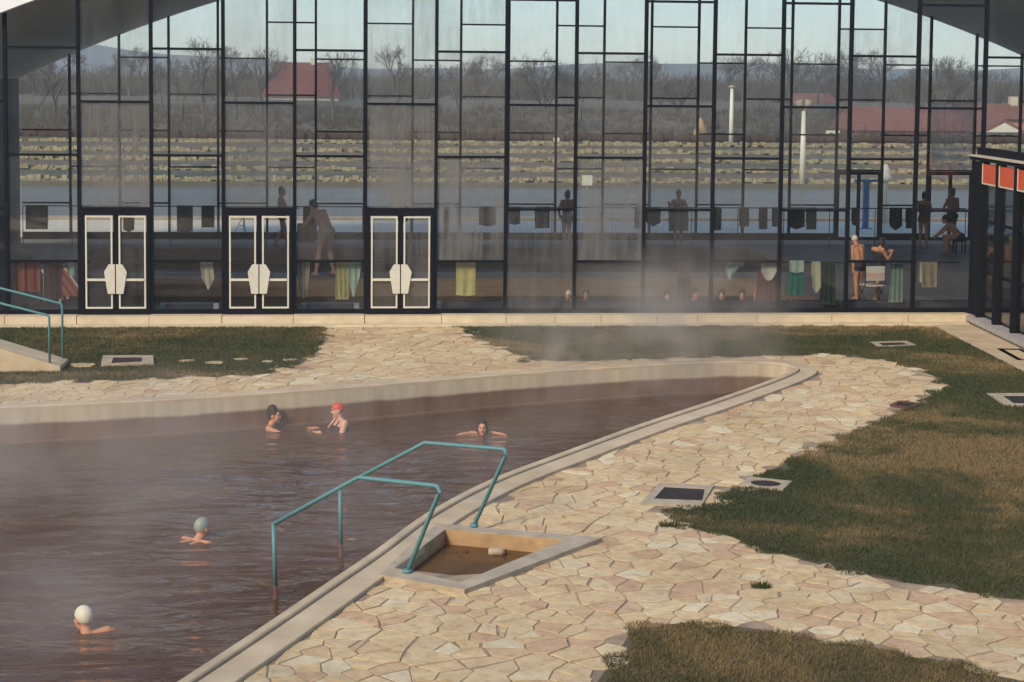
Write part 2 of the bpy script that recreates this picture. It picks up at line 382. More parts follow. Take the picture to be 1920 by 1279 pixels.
BIN = [(0.98, 19.99), (2.31, 19.44), (1.03, 17.81), (0.36, 18.40)]      # foot bath, inner corners
BOUT = [(0.84, 20.27), (1.9, 20.03), (2.74, 19.50), (1.06, 17.55), (0.20, 18.15)]
HALL = (-10.5, 23.5, 37.5, 55.1)

rim_out = offset_line(RIM, .30)
sheet('ground', [(-500, -120), (500, -120), (500, 56.0), (-500, 56.0)],
      [rim_out+[(-19, 20), (-15, 8.3)], [(x*1.0, y) for x, y in BIN], [(HALL[0], HALL[2]), (HALL[1], HALL[2]), (HALL[1], HALL[3]), (HALL[0], HALL[3])]], -.05, 'ground')
paving = sheet('paving', [(-11.0, 25.5), (-11, 37.3), (13.0, 37.3), (12.6, 31), (12.4, 22), (9.2, 13), (8.0, 12.0), (-3.6, 11.2)]+[], [], -.02, 'mortar')
bpy.data.objects.remove(paving)
ol = [p for p in rim_out if p[1] > 11.5 and p[0] > -11]
paving = sheet('paving', ol+[(-11, 37.3), (13.05, 37.3), (12.7, 31), (12.6, 22), (9.4, 13), (8.0, 11.5)], [BIN], 0.0, 'mortar')
for nm, P in zip(('lawn', 'lawn', 'lawn'), LAWNS):
    sheet(nm, P, [], .005, 'soil')

# pool shell with coping: a swept profile (distance outward from the inner edge, height)
def sweep(name, prof, L, mats, parent=None, smooth=False):
    lines = [offset_line(L, o) for o, z in prof]
    bm = bmesh.new(); V = [[bm.verts.new((p[0], p[1], prof[k][1])) for p in ln] for k, ln in enumerate(lines)]
    for a, b in zip(V, V[1:]):
        for i in range(len(L)-1): bm.faces.new((a[i], a[i+1], b[i+1], b[i]))
    bmesh.ops.recalc_face_normals(bm, faces=bm.faces)
    o = obj(name, bm, mats, parent, smooth); return o
tag(sweep('pool_wall', [(-.07, -1.9), (-.07, -.47), (-.065, -.465), (.0, -.465), (.0, .035)], RIM, 'pool_wall'), kind='structure')
tag(sweep('pool_kerb', [(.0, .03), (.0, .065), (.012, .078), (.10, .078), (.112, .066), (.115, .02)], RIM, 'concrete_pale'), kind='structure')
cop = sweep('pool_coping', [(.13, .0), (.13, .045), (.14, .052), (.42, .048), (.43, .042), (.43, -.03)], RIM, 'concrete_pale'); tag(cop, kind='structure')
tag(sweep('kerb_joint', [(.10, .022), (.14, .022)], RIM, 'mortar'), kind='structure')
sheet('pool_floor', POOL, [], -1.88, 'basin_wall')
PW = bpy.data.objects.new('x', None)
pin = offset_line(RIM, -.069)
sheet('pool_water', pin+[(-18, 20), (-14, 8.6)], [], -.5, 'bath_water')
bm = bmesh.new(); box(bm, -19, -13.5, 6, 8.55, -1.9, .04); tag(obj('pool_end_wall', bm, 'concrete_pale'), kind='structure')
# submerged entry steps beneath the handrails
bm = bmesh.new()
for k, (a, b) in enumerate([((.02, -.62)), ((-.34, -.9)), ((-.7, -1.18))]):
    pass
d = Vector((-.92, .5)).normalized(); nrm = Vector((.42, .92)).normalized()
for k in range(4):
    c = Vector((.42, 19.15))+d*(.20+.36*k); z = -.60-.26*k
    P = [c-nrm*.75-d*.18, c+nrm*.75-d*.18, c+nrm*.75+d*.18, c-nrm*.75+d*.18]
    prism(bm, [(q.x, q.y) for q in P], -1.88, z)
tag(obj('pool_step', bm, 'basin_wall'), kind='structure')

# ---------------------------------------------------------------- crazy paving: each flagstone is a piece
def nearest_rim(p):
    best = 1e9; bi = 0
    for i, q in enumerate(RIM):
        dd = (q[0]-p[0])**2+(q[1]-p[1])**2
        if dd < best: best = dd; bi = i
    a, b = RIM[max(bi-1, 0)], RIM[min(bi+1, len(RIM)-1)]
    t = Vector((b[0]-a[0], b[1]-a[1])).normalized(); v = Vector((p[0]-RIM[bi][0], p[1]-RIM[bi][1]))
    return v.x*t.y-v.y*t.x, (t.y, -t.x)           # signed distance outward, normal
VIEW = [(-3.4, 12.6), (7.6, 12.6), (12.9, 31.5), (13.1, 37.1), (-10.4, 37.1), (-9.6, 25.8)]
S = .225; seeds = []
for i in range(int(24/S)):
    for j in range(int(26/S)):
        x = -10.6+i*S+(S/2 if j % 2 else 0)+random.uniform(-.125, .125); y = 12+j*S+random.uniform(-.125, .125)
        if random.random() < .33: continue
        seeds.append((x, y))
cellmap = {}
for k, (x, y) in enumerate(seeds): cellmap.setdefault((int(x//.8), int(y//.8)), []).append(k)
def clip(poly, nx, ny, c):
    out = []; n = len(poly)
    for i in range(n):
        p, q = poly[i], poly[(i+1) % n]
        a = nx*p[0]+ny*p[1]-c; b = nx*q[0]+ny*q[1]-c
        if a <= 0: out.append(p)
        if (a < 0) != (b < 0) and a != b:
            t = a/(a-b); out.append((p[0]+(q[0]-p[0])*t, p[1]+(q[1]-p[1])*t))
    return out
def in_lawn(p):
    e = .14*math.sin(p[0]*9.1+p[1]*3)+.10*math.sin(p[1]*13+p[0]*5)
    return any(inside((p[0]+e, p[1]-e*.6), L) for L in LAWNS)
STONES = []
LEDGE_Y = 37.02
for k, (x, y) in enumerate(seeds):
    if not inside((x, y), VIEW) or in_lawn((x, y)): continue
    if y > 36.95 or x > 12.75 and y < 36: continue
    if inside((x, y), POOL) or inside((x, y), BIN): continue
    sdist, _ = nearest_rim((x, y))
    if sdist < .40: continue
    poly = [(x-.6, y-.6), (x+.6, y-.6), (x+.6, y+.6), (x-.6, y+.6)]
    ci, cj = int(x//.8), int(y//.8); nb = []
    for a in (-2, -1, 0, 1, 2):
        for b in (-2, -1, 0, 1, 2): nb += cellmap.get((ci+a, cj+b), [])
    for m in nb:
        if m == k: continue
        ox, oy = seeds[m]; dx, dy = ox-x, oy-y; L = math.hypot(dx, dy)
        if L > 1.3: continue
        nx, ny = dx/L, dy/L; mid = nx*(x+ox)/2+ny*(y+oy)/2
        h = ((k*73856093) ^ (m*19349663)) % 1000/1000 if k < m else ((m*73856093) ^ (k*19349663)) % 1000/1000
        gap = .0035+.010*h**4
        poly = clip(poly, nx, ny, mid-gap)
        if len(poly) < 3: break
    if len(poly) < 3: continue
    # drop slivers, keep clear of the coping and the foot bath kerb
    pts = [poly[0]]
    for p in poly[1:]:
        if math.dist(p, pts[-1]) > .03: pts.append(p)
    if math.dist(pts[0], pts[-1]) < .05: pts.pop()
    if len(pts) < 3: continue
    q2 = []
    for p in pts:
        s_, nn = nearest_rim(p)
        if s_ < .42: p = (p[0]+nn[0]*(.42-s_), p[1]+nn[1]*(.42-s_))
        q2.append((p[0], min(p[1], LEDGE_Y)))
    pts = q2
    if any(inside(p, BIN) for p in pts): continue
    area = abs(sum(pts[i][0]*pts[(i+1) % len(pts)][1]-pts[(i+1) % len(pts)][0]*pts[i][1] for i in range(len(pts))))/2
    if area < .006: continue
    STONES.append((area/((x-0)**2+y**2)**1.5, x, y, pts))
STONES.sort(key=lambda s: -s[0])
def stone_geo(bm, lay, pts, x, y):
    z = .0065+random.uniform(-.002, .0035); tx, ty = random.uniform(-.006, .006), random.uniform(-.006, .006)
    tone = random.random()
    cx = sum(p[0] for p in pts)/len(pts); cy_ = sum(p[1] for p in pts)/len(pts)
    # roughen the outline a little so that the edges are not ruler-straight
    P = []
    n = len(pts)
    for i in range(n):
        a, b = pts[i], pts[(i+1) % n]; P.append((a[0]+(cx-a[0])*.025, a[1]+(cy_-a[1])*.025))
        for t in ((.33, .68) if math.dist(a, b) > .25 else (.5,) if math.dist(a, b) > .13 else ()):
            t += random.uniform(-.08, .08); e = random.uniform(-.01, .06)
            mxp = (a[0]+(b[0]-a[0])*t, a[1]+(b[1]-a[1])*t); P.append((mxp[0]+(cx-mxp[0])*e, mxp[1]+(cy_-mxp[1])*e))
    def ring(s, dz, base=None):
        return [bm.verts.new((px+(cx-px)*s, py+(cy_-py)*s, dz if base else z+dz+tx*(px-cx)+ty*(py-cy_))) for px, py in P]
    a = ring(0, -.01, True); b = ring(.006, -.0012); c = ring(.05, 0)
    n = len(P); fs = [bm.faces.new(c)]
    for i in range(n):
        fs.append(bm.faces.new((a[i], a[(i+1) % n], b[(i+1) % n], b[i]))); fs.append(bm.faces.new((b[i], b[(i+1) % n], c[(i+1) % n], c[i])))
    for v in a+b+c: v[lay] = tone
    return fs
for i, (_, x, y, pts) in enumerate(STONES[:300]):
    bm = bmesh.new(); lay = bm.verts.layers.float.new('tone'); stone_geo(bm, lay, pts, x, y)
    bmesh.ops.recalc_face_normals(bm, faces=bm.faces)
    obj('stone', bm, 'flagstone', paving)
bm = bmesh.new(); lay = bm.verts.layers.float.new('tone')
for (_, x, y, pts) in STONES[300:]: stone_geo(bm, lay, pts, x, y)
bmesh.ops.recalc_face_normals(bm, faces=bm.faces)
tag(obj('small_stones', bm, 'flagstone', paving), kind='stuff')
# loose flat stones lying in the left lawn
for (x, y, a) in [(-5.0, 32.1, .3), (-3.2, 32.55, .16), (-2.65, 32.3, .2), (-2.2, 32.7, .15), (-1.7, 32.4, .13), (-1.3, 32.6, .16)]:
    bm = bmesh.new(); lay = bm.verts.layers.float.new('tone')
    pts = [(x+a*math.cos(t)*random.uniform(.7, 1.1), y+a*.8*math.sin(t)*random.uniform(.7, 1.1)) for t in [k*2*math.pi/7 for k in range(7)]]
    fs = stone_geo(bm, lay, pts, x, y)
    for v in bm.verts: v.co.z += .02
    bmesh.ops.recalc_face_normals(bm, faces=bm.faces); obj('stone', bm, 'flagstone', paving)

# ---------------------------------------------------------------- grass
def make_grass(name, poly, dens_near, dens_far, mat='grass'):
    xs = [p[0] for p in poly]; ys = [p[1] for p in poly]
    A = (max(xs)-min(xs))*(max(ys)-min(ys)); N = int(A*dens_near)
    P = np.stack([rng.uniform(min(xs)-.2, max(xs)+.2, N), rng.uniform(min(ys)-.2, max(ys)+.2, N)], 1)
    jit = P+np.stack([.10*np.sin(P[:, 1]*7)+.07*np.sin(P[:, 0]*17+1), .10*np.sin(P[:, 0]*9)+.06*np.sin(P[:, 1]*21)], 1)
    keep = inside_np(jit, poly) & inside_np(P, [(-3, 12.6), (7.6, 12.6), (12.9, 31.0), (13.0, 37.06), (-10, 37.06), (-9.6, 26.8)])
    for H_ in ([(3.45, 21.22), (3.88, 22.32), (4.56, 22.14), (4.2, 21.10)], [(4.90, 22.15), (5.13, 22.62), (5.64, 22.33), (5.40, 21.86)], [(10.22, 33.9), (10.25, 34.5), (11.04, 34.62), (11.06, 34.05)],
               [(10.45, 27.55), (10.55, 28.65), (11.5, 28.62), (11.4, 27.4)], [(12.40, 32.1), (12.52, 33.55), (13.0, 33.5), (12.92, 32.0)], [(-4.66, 31.95), (-4.76, 32.9), (-3.84, 32.88), (-3.74, 32.1)], [(12.35, 36.9), (13.3, 36.95), (12.75, 30.0), (12.0, 30.0)]):
        keep &= ~inside_np(P, H_)
    dens = np.clip((1.0-(P[:, 1]-15)/22), 0, 1)*(dens_near-dens_far)+dens_far
    keep &= rng.uniform(0, dens_near, N) < dens
    P = P[keep]; n = len(P)
    ang = rng.uniform(0, 2*np.pi, n); clump = .5+.5*np.sin(P[:, 0]*3.1+2*np.sin(P[:, 1]*2.3))*np.sin(P[:, 1]*3.7)
    h = rng.uniform(.014, .036, n)*(1+.5*clump); wd = rng.uniform(.0028, .0058, n)*(1+(P[:, 1]-15)/25)
    lean = rng.uniform(.01, .05, n); la = rng.uniform(0, 2*np.pi, n)
    V = np.zeros((n, 3, 3), np.float32)
    V[:, 0, 0] = P[:, 0]-np.cos(ang)*wd; V[:, 0, 1] = P[:, 1]-np.sin(ang)*wd; V[:, 0, 2] = .008
    V[:, 1, 0] = P[:, 0]+np.cos(ang)*wd; V[:, 1, 1] = P[:, 1]+np.sin(ang)*wd; V[:, 1, 2] = .008
    V[:, 2, 0] = P[:, 0]+np.cos(la)*lean; V[:, 2, 1] = P[:, 1]+np.sin(la)*lean; V[:, 2, 2] = .012+h
    # trodden, sun dried patches
    wear = np.zeros(n)
    for (wx, wy, ra, rb_, amt) in ((5.1, 19.5, .75, .7, 2.4), (7.6, 24.2, 1.3, 1.5, 2.2), (9.3, 25.2, 1.6, 1.6, 1.8), (8.6, 21.5, 1.5, 1.0, 1.2), (12.2, 35.6, .8, .9, 2.2), (10.6, 31.0, .9, .8, 1.3), (-5.5, 30.9, 1.6, .5, 2.0), (3.2, 15.3, 1.6, .9, 1.6), (11.0, 36.6, 2.5, .25, 2.0), (-3.0, 30.9, 1.5, .3, 1.2)):
        wear += amt*np.exp(-((P[:, 0]-wx)/ra)**2-((P[:, 1]-wy)/rb_)**2)
    me = bpy.data.meshes.new(name); me.vertices.add(n*3); me.loops.add(n*3); me.polygons.add(n)
    me.vertices.foreach_set('co', V.ravel()); me.loops.foreach_set('vertex_index', np.arange(n*3, dtype=np.int32))
    me.polygons.foreach_set('loop_start', np.arange(0, n*3, 3, dtype=np.int32))
    at = me.attributes.new('tone', 'FLOAT', 'POINT'); at.data.foreach_set('value', np.repeat(rng.uniform(0, 1, n)+wear, 3).astype(np.float32))
    me.update(); me.validate()
    return link(name, me, mat)
tag(make_grass('grass', LAWN_L, 1700, 1500), 'short dark green grass of the lawn left of the path', 'grass', kind='stuff')
tag(make_grass('grass', LAWN_R, 3800, 1500), 'patchy green and straw coloured grass of the wide right lawn', 'grass', kind='stuff')
tag(make_grass('grass', LAWN_B, 4800, 4800, 'grass_dry'), 'dry brownish grass in the lower right corner', 'grass', kind='stuff')

for k, (x, y, lb) in enumerate(((4.15, 17.62, 'dark weed tuft growing in the paving between the two right lawns'), (3.62, 20.15, 'small dark weed tuft at the tip of the right lawn'), (3.02, 32.25, 'weed tuft at the corner where path and right lawn meet'))):
    vsw, fsw = [], []
    for i in range(90):
        a = random.uniform(0, 6.28); q = random.uniform(0, .11); l = random.uniform(.02, .07); bx0 = q*math.cos(a); by0 = q*math.sin(a)*.6; n0 = len(vsw)
        vsw += [(bx0-.006, by0, 0), (bx0+.006, by0, 0), (bx0+.6*l*math.cos(a), by0+.6*l*math.sin(a), .02+l)]; fsw.append((n0, n0+1, n0+2))
    me = bpy.data.meshes.new('weed'); me.from_pydata(vsw, [], fsw); o = link('weed', me, 'grass'); o.location = (x, y, .01); tag(o, lb, 'weed', 'weeds in the paving')

# ================================================================== THE GLASS HALL
X0, PITCH, RH, ZB = -5.9025, 1.5, 1.1204, .22
def arch(x): return 9.31-.01439*(x-6.5)**2
hall = empty('bath_hall', (6.5, 37.6, 0)); HO = Vector((6.5, 37.6, 0))
tag(hall, 'long glass walled bath hall with black steel grid and shallow vaulted roof', 'building')
def hbox(name, mat, x0, x1, y0, y1, z0, z1, parent=None):
    bm = bmesh.new(); box(bm, x0-HO.x, x1-HO.x, y0-HO.y, y1-HO.y, z0, z1)
    return obj(name, bm, mat, parent or hall)
def pane(x0, x1, y, z0, z1, mat, parent=None, z1b=None):
    bm = bmesh.new(); t = .006
    zz = (z1, z1 if z1b is None else z1b)
    v = [bm.verts.new(p) for p in ((x0-HO.x, y-t-HO.y, z0), (x1-HO.x, y-t-HO.y, z0), (x1-HO.x, y-t-HO.y, zz[1]), (x0-HO.x, y-t-HO.y, zz[0]))]
    bm.faces.new(v)
    return obj('glass_pane', bm, mat, parent or hall)
FOG = {(0, 2): 'glass_heavy', (2, 2): 'glass_fog', (4, 2): 'glass_heavy', (5, 1): 'glass_heavy', (7, 1): 'glass_heavy', (6, 0): 'glass_fog', (9, 1): 'glass_haze',
       (-1, 1): 'glass_haze', (1, 3): 'glass_haze', (2, 4): 'glass_haze', (6, 2): 'glass_haze', (7, 3): 'glass_haze', (7, 0): 'glass_haze', (8, 2): 'glass_haze', (5, 3): 'glass_haze', (10, 2): 'glass_haze', (0, 4): 'glass_haze', (4, 4): 'glass_haze', (3, 1): 'glass_haze', (8, 0): 'glass_haze', (-1, 0): 'glass_haze'}
def facade(Y, near):
    lo, hi = (-3, 16) if near else (-3, 18)
    mw = .036
    doors = (0, 2, 4) if near else (14, 16)
    for i in range(lo, hi+1):
        x = X0+PITCH*i
        if x < HALL[0]+.1 or x > HALL[1]-.1: continue
        if near and i in (15,): pass
        zt = arch(x)+.03
        hbox('mullion', 'steel_dark', x-mw, x+mw, Y-.06, Y+.06, ZB if not (near and i >= 13) else 0.1, zt)
    for i in range(lo-1, hi+1):
        xa, xb = max(X0+PITCH*i, HALL[0]+.1)+mw, min(X0+PITCH*(i+1), HALL[1]-.1)-mw
        if xb-xa < .2: continue
        rows = [n for n in range(1, 9) if n % 2 == (0 if i % 2 == 0 else 1)]
        edges = [0]
        is_door = i in doors
        if not is_door: hbox('transom', 'steel_dark', xa, xb, Y-.05, Y+.05, ZB, ZB+(.09 if near else .22))
        for n in rows:
            z = ZB+n*RH
            if z > min(arch(xa), arch(xb))-.25: continue
            th = .025
            hbox('transom', 'steel_dark', xa, xb, Y-.05, Y+.05, z-th, z+th)
            edges.append(n)
        for a, n in enumerate(edges):
            if is_door and n == 0: continue
            z0 = ZB+n*RH+(.025 if n else .09)
            key = FOG.get((i, n), 'glass_clear') if near else ('glass_heavy' if (i, n) in ((16, 2),) else ('glass_haze' if (i*7+n*3) % 5 == 0 else 'glass_clear'))
            if a+1 < len(edges): pane(xa, xb, Y, z0, ZB+edges[a+1]*RH-.025, key)
            else: pane(xa, xb, Y, z0, arch(xa), key, None, arch(xb))
        if is_door: door(i, xa, xb, Y, near)
def door(i, xa, xb, Y, near):
    zt = ZB+2*RH
    dr = empty('double_door', (0, 0, 0)); dr.parent = hall
    f = .07
    def part(nm, mat, *a): return hbox(nm, mat, *a, parent=dr)
    part('door_jamb', 'steel_dark', xa, xa+f, Y-.085, Y+.085, ZB, zt-.035); part('door_jamb', 'steel_dark', xb-f, xb, Y-.085, Y+.085, ZB, zt-.035)
    part('door_head', 'steel_dark', xa+f, xb-f, Y-.085, Y+.085, zt-.14, zt-.035); part('door_sill', 'steel_dark', xa+f, xb-f, Y-.085, Y+.085, ZB, ZB+.10)
    xm = (xa+xb)/2
    part('meeting_stile', 'steel_dark', xm-.05, xm+.05, Y-.05, Y+.05, ZB+.10, zt-.14)
    za, zb = ZB+.115, zt-.155
    for s, (p, q) in enumerate(((xa+f+.015, xm-.065), (xm+.065, xb-f-.015))):
        if near:
            e = .034
            # glazing bead of the leaf
            bm = bmesh.new()
            yb0, yb1 = Y-.075-HO.y, Y-.035-HO.y
            for (x0, x1, z0, z1) in ((p, p+e, za, zb), (q-e, q, za, zb), (p+e, q-e, za, za+e), (p+e, q-e, zb-e, zb)):
                box(bm, x0-HO.x, x1-HO.x, yb0, yb1, z0, z1)
            obj('glazing_bead', bm, 'cream_paint', dr)
            part('push_bar', 'cream_paint', p+e, q-e, Y-.09, Y-.06, .925, .975)
            bm = bmesh.new(); sgn = -1 if s == 0 else 1; xs = xm+sgn*.012
            poly = [(0, 1.28), (.13, 1.28), (.225, 1.12), (.15, .655), (0, .655)]
            fr = [bm.verts.new((xs+sgn*a-HO.x, Y-.115-HO.y, z)) for a, z in poly]; bk = [bm.verts.new((xs+sgn*a-HO.x, Y-.09-HO.y, z)) for a, z in poly]
            bm.faces.new(fr); bm.faces.new(bk[::-1])
            for k in range(5): bm.faces.new((fr[k], bk[k], bk[(k+1) % 5], fr[(k+1) % 5]))
            bmesh.ops.recalc_face_normals(bm, faces=bm.faces); obj('push_plate', bm, 'plate_cream', dr)
        pane(p+.034, q-.034, Y-.02, za+.034, zb-.034, ('glass_fog' if i == 4 else 'glass_haze' if i == 0 else 'glass_clear'), dr)
facade(37.59, True)
facade(55.0, False)
# roof vault
bm = bmesh.new(); N = 48
for (ya, yb, z_in, z_out) in ((37.25, 55.5, 0.0, .30),):
    lo_, up_ = [], []
    for k in range(N+1):
        x = HALL[0]+(HALL[1]-HALL[0])*k/N
        lo_.append([bm.verts.new((x-HO.x, y-HO.y, arch(x)+z_in)) for y in (ya, yb)]); up_.append([bm.verts.new((x-HO.x, y-HO.y, arch(x)+z_out)) for y in (ya, yb)])
    for k in range(N):
        bm.faces.new((lo_[k][0], lo_[k+1][0], lo_[k+1][1], lo_[k][1])); bm.faces.new((up_[k][0], up_[k][1], up_[k+1][1], up_[k+1][0]))
        bm.faces.new((lo_[k][0], up_[k][0], up_[k+1][0], lo_[k+1][0])); bm.faces.new((lo_[k][1], lo_[k+1][1], up_[k+1][1], up_[k][1]))
    bm.faces.new((lo_[0][0], lo_[0][1], up_[0][1], up_[0][0])); bm.faces.new((lo_[N][0], up_[N][0], up_[N][1], lo_[N][1]))
bmesh.ops.recalc_face_normals(bm, faces=bm.faces)
obj('roof', bm, 'plaster_ceiling', hall)
hbox('side_wall', 'dark_wall', HALL[0]-.25, HALL[0], 37.3, 55.4, -.05, arch(HALL[0])-.01)
hbox('side_wall', 'dark_wall', HALL[1], HALL[1]+.25, 37.3, 55.4, -.05, arch(HALL[1])-.01)
# ledge below the glass: blocks with open joints, and a lower step
xs = [-10.3, -8.9, -7.4, -5.93, -4.43, -2.92, -1.42, .08, 1.72, 3.1, 4.15, 5.15, 6.35, 7.25, 8.55, 10.2, 11.9, 13.28]
for k in range(len(xs)-1):
    lowered = k in (3, 5, 7)
    hbox('ledge_block', 'ledge_stone', xs[k]+.006, xs[k+1]-.006, 37.22+(.02 if lowered else 0)+random.uniform(-.006, .006), 37.66, -.05, .215-(.012 if lowered else 0)+random.uniform(-.003, .003))
xs2 = [-10.4, -7.0, -4.4, -2.1, .3, 3.2, 6.1, 9.0, 11.6, 13.2]
for k in range(len(xs2)-1):
    hbox('foot_slab', 'ledge_stone', xs2[k]+.005, xs2[k+1]-.005, 36.98+random.uniform(-.01, .01), 37.215, -.04, .055+random.uniform(-.004, .004))
# inside: floor with two sunken pools
P1 = [(-8.0, 39.0), (11.0, 39.0), (10.6, 45.25), (-8.0, 45.25)]
P2 = [(-8.0, 46.7), (12.9, 46.7), (11.9, 53.4), (-8.0, 53.4)]
sheet('hall_floor', [(HALL[0], 37.55), (HALL[1], 37.55), (HALL[1], 55.05), (HALL[0], 55.05)], [P1, P2], .1, 'hall_floor')
for P in (P1, P2):
    bm = bmesh.new(); n = 4
    for i in range(4):
        a, b = P[i], P[(i+1) % 4]
        # wall in two lifts, the lower one standing slightly forward
        cx_, cy_ = 1.5, sum(p[1] for p in P)/4
        def q(p, e, z): return (p[0]+(-e if p[0] > 1 else e), p[1]+(-e if p[1] > cy_ else e), z)
        for (e0, z0, e1, z1) in ((0, .1, 0, -.16), (0, -.16, .05, -.17), (.05, -.17, .05, -1.3)):
            bm.faces.new([bm.verts.new(q(a, e0, z0)), bm.verts.new(q(b, e0, z0)), bm.verts.new(q(b, e1, z1)), bm.verts.new(q(a, e1, z1))])
    bm.faces.new([bm.verts.new((x, y, -1.3)) for x, y in P])
    tag(obj('indoor_pool_wall', bm, 'hall_brown'), kind='structure')
    sheet('indoor_pool_water', [(x+(-.03 if x > 1 else .03), y+(-.03 if y > (39+45.25)/2 and y < 46 or y > 50 else .03)) for x, y in P], [], -.36, 'hall_water')

# right wing
WA, WD = Vector((13.36, 37.5)), (Vector((13.1, 33.0))-Vector((13.36, 37.6))).normalized()
wing = empty('side_wing', (13.36, 37.5, 0), math.atan2(WD.y, WD.x)); tag(wing, 'low glazed side wing with orange red panels and black posts', 'building')
def wbox(nm, mat, s0, s1, t0, t1, z0, z1): return bobj(nm, mat, (s0, s1, t0, t1, z0, z1), wing)
# local x runs towards the viewer along the wall; local +y points to the right, into the wing
posts = [.62, 1.80, 3.02, 4.25, 5.48, 6.7]
wbox('corner_post', 'steel_dark', -.02, .06, -.03, .12, .1, 3.55)
for s in posts: wbox('post', 'steel_dark', s-.055, s+.055, -.04, .16, .2, 3.58)
wbox('post', 'steel_dark', .50, .62-.056, .0, .12, .2, 3.58)
ed = [.06]+posts
for k in range(len(ed)-1):
    a, b = ed[k]+.06, ed[k+1]-.06
    if k == 0:
        wbox('end_panel', 'steel_dark', a-.05, b+.04, .01, .05, .2, 3.56); continue
    wbox('red_panel', 'red_panel', a+.03, b-.02, .0, .03, 3.13, 3.53)
    wbox('panel_edge', 'cream_paint', a, a+.028, -.01, .02, 3.10, 3.55)
    wbox('panel_edge', 'cream_paint', a+.028, b, -.01, .02, 3.095, 3.125)
    wbox('glass_pane', 'glass_wing', a, b, .05, .06, .3, 3.09)
    wbox('transom', 'steel_dark', a, b, .02, .09, 1.19, 1.25); wbox('transom', 'steel_dark', a, b, .02, .09, 2.28, 2.33)
wbox('fascia', 'steel_dark', -.1, 7.0, -.05, .3, 3.585, 3.66); wbox('roof_edge', 'roof_edge', -.1, 7.0, -.08, .35, 3.665, 3.70)
wbox('roof', 'dark_wall', -.1, 7.0, .36, 5, 3.60, 3.69); wbox('roof_upstand', 'steel_dark', -.1, 7.0, .1, .22, 3.705, 3.86)
wbox('back_wall', 'dark_wall', .0, 7.0, 4.0, 4.2, 0, 3.6); wbox('floor', 'hall_floor', .0, 7, .17, 4.0, .1, .2)
for s in range(7): wbox('plinth_slab', 'wing_plinth', s+.004-.02, s+.996-.02, -.16, .16, .09+.0, .20)
for s in range(18): wbox('plinth_stone', 'wing_stone', s*.38+random.uniform(0, .02), s*.38+.36, -.10, .1, -.04, .085)
wbox('end_wall', 'dark_wall', 6.95, 7.1, .17, 4.2, 0, 3.6)
wp = bmesh.new(); prism(wp, [(12.35, 36.9), (13.3, 36.95), (12.75, 30.0), (12.0, 30.0)], .015, .03); tag(obj('wing_path', wp, 'concrete_pale'), kind='structure')

# the tall block the courtyard is seen from: it stands behind the viewpoint and is mirrored in the glass
rb = empty('rear_block', (4, -1.2, 0)); tag(rb, 'tall plain bath house block facing the glass hall across the courtyard', 'building')
bobj('wall', 'wall_cream', (-45, 45, -14, -2.5, -.1, 12.5), rb); bobj('roof', 'dark_wall', (-45.3, 45.3, -14.3, -2.2, 12.51, 12.8), rb)
for fl in range(4):
    for k in range(22): bobj('window', 'window_dark', (-43+k*4, -40.6+k*4, -2.51, -2.46, .9+fl*3, 2.6+fl*3), rb)
bobj('balcony', 'concrete_grey', (-45, 45, -2.44, -.3, 3.4, 3.6), rb)

# ================================================================== FOOT BATH, HANDRAILS, MANHOLES
fb = empty('foot_bath', (1.2, 18.9, 0)); tag(fb, 'sunken four sided concrete foot bath with shallow brown puddle at the pool edge', 'foot bath')
def loc(p, o=(1.2, 18.9)): return (p[0]-o[0], p[1]-o[1])
pairs = [(BIN[0], BIN[1], (1.9, 20.03), (0.84, 20.27)), (BIN[1], BIN[2], (1.06, 17.55), (2.74, 19.50)), (BIN[2], BIN[3], (0.20, 18.15), (1.06, 17.55)), (BIN[3], BIN[0], (0.84, 20.27), (0.20, 18.15))]
pairs[0] = (BIN[0], BIN[1], (2.74, 19.50), (0.84, 20.27))
for k, (a, b, c, d_) in enumerate(pairs):
    bm = bmesh.new(); P = [loc(p) for p in (a, b, c, d_)]
    z = .050 if k in (3,) else .058
    prism(bm, P[::-1], -.04, z)
    bmesh.ops.recalc_face_normals(bm, faces=bm.faces); obj('kerb', bm, 'concrete_grey', fb)
    bm = bmesh.new(); A, B = loc(a), loc(b)
    cxy = loc((1.17, 18.91)); e = .003
    v = [bm.verts.new((p[0]+(cxy[0]-p[0])*e, p[1]+(cxy[1]-p[1])*e, zz)) for p, zz in ((A, .045), (B, .045), (B, -.25), (A, -.25))]
    bm.faces.new(v); obj('wall', bm, 'basin_wall', fb)
bm = bmesh.new(); F = [loc(p) for p in BIN]
vv = [bm.verts.new((*F[0], -.19)), bm.verts.new((*F[1], -.15)), bm.verts.new((*F[2], -.07)), bm.verts.new((*F[3], -.085))]
bm.faces.new((vv[0], vv[1], vv[2])); bm.faces.new((vv[0], vv[2], vv[3])); bmesh.ops.recalc_face_normals(bm, faces=bm.faces)
for f_ in bm.faces:
    if f_.normal.z < 0: f_.normal_flip()
obj('floor', bm, 'basin_floor', fb)
bm = bmesh.new(); bm.faces.new([bm.verts.new((p[0]*.985, p[1]*.985, -.118)) for p in F]); obj('puddle', bm, 'puddle', fb)
if fb.children[-1].data.polygons[0].normal.z < 0: fb.children[-1].data.flip_normals()
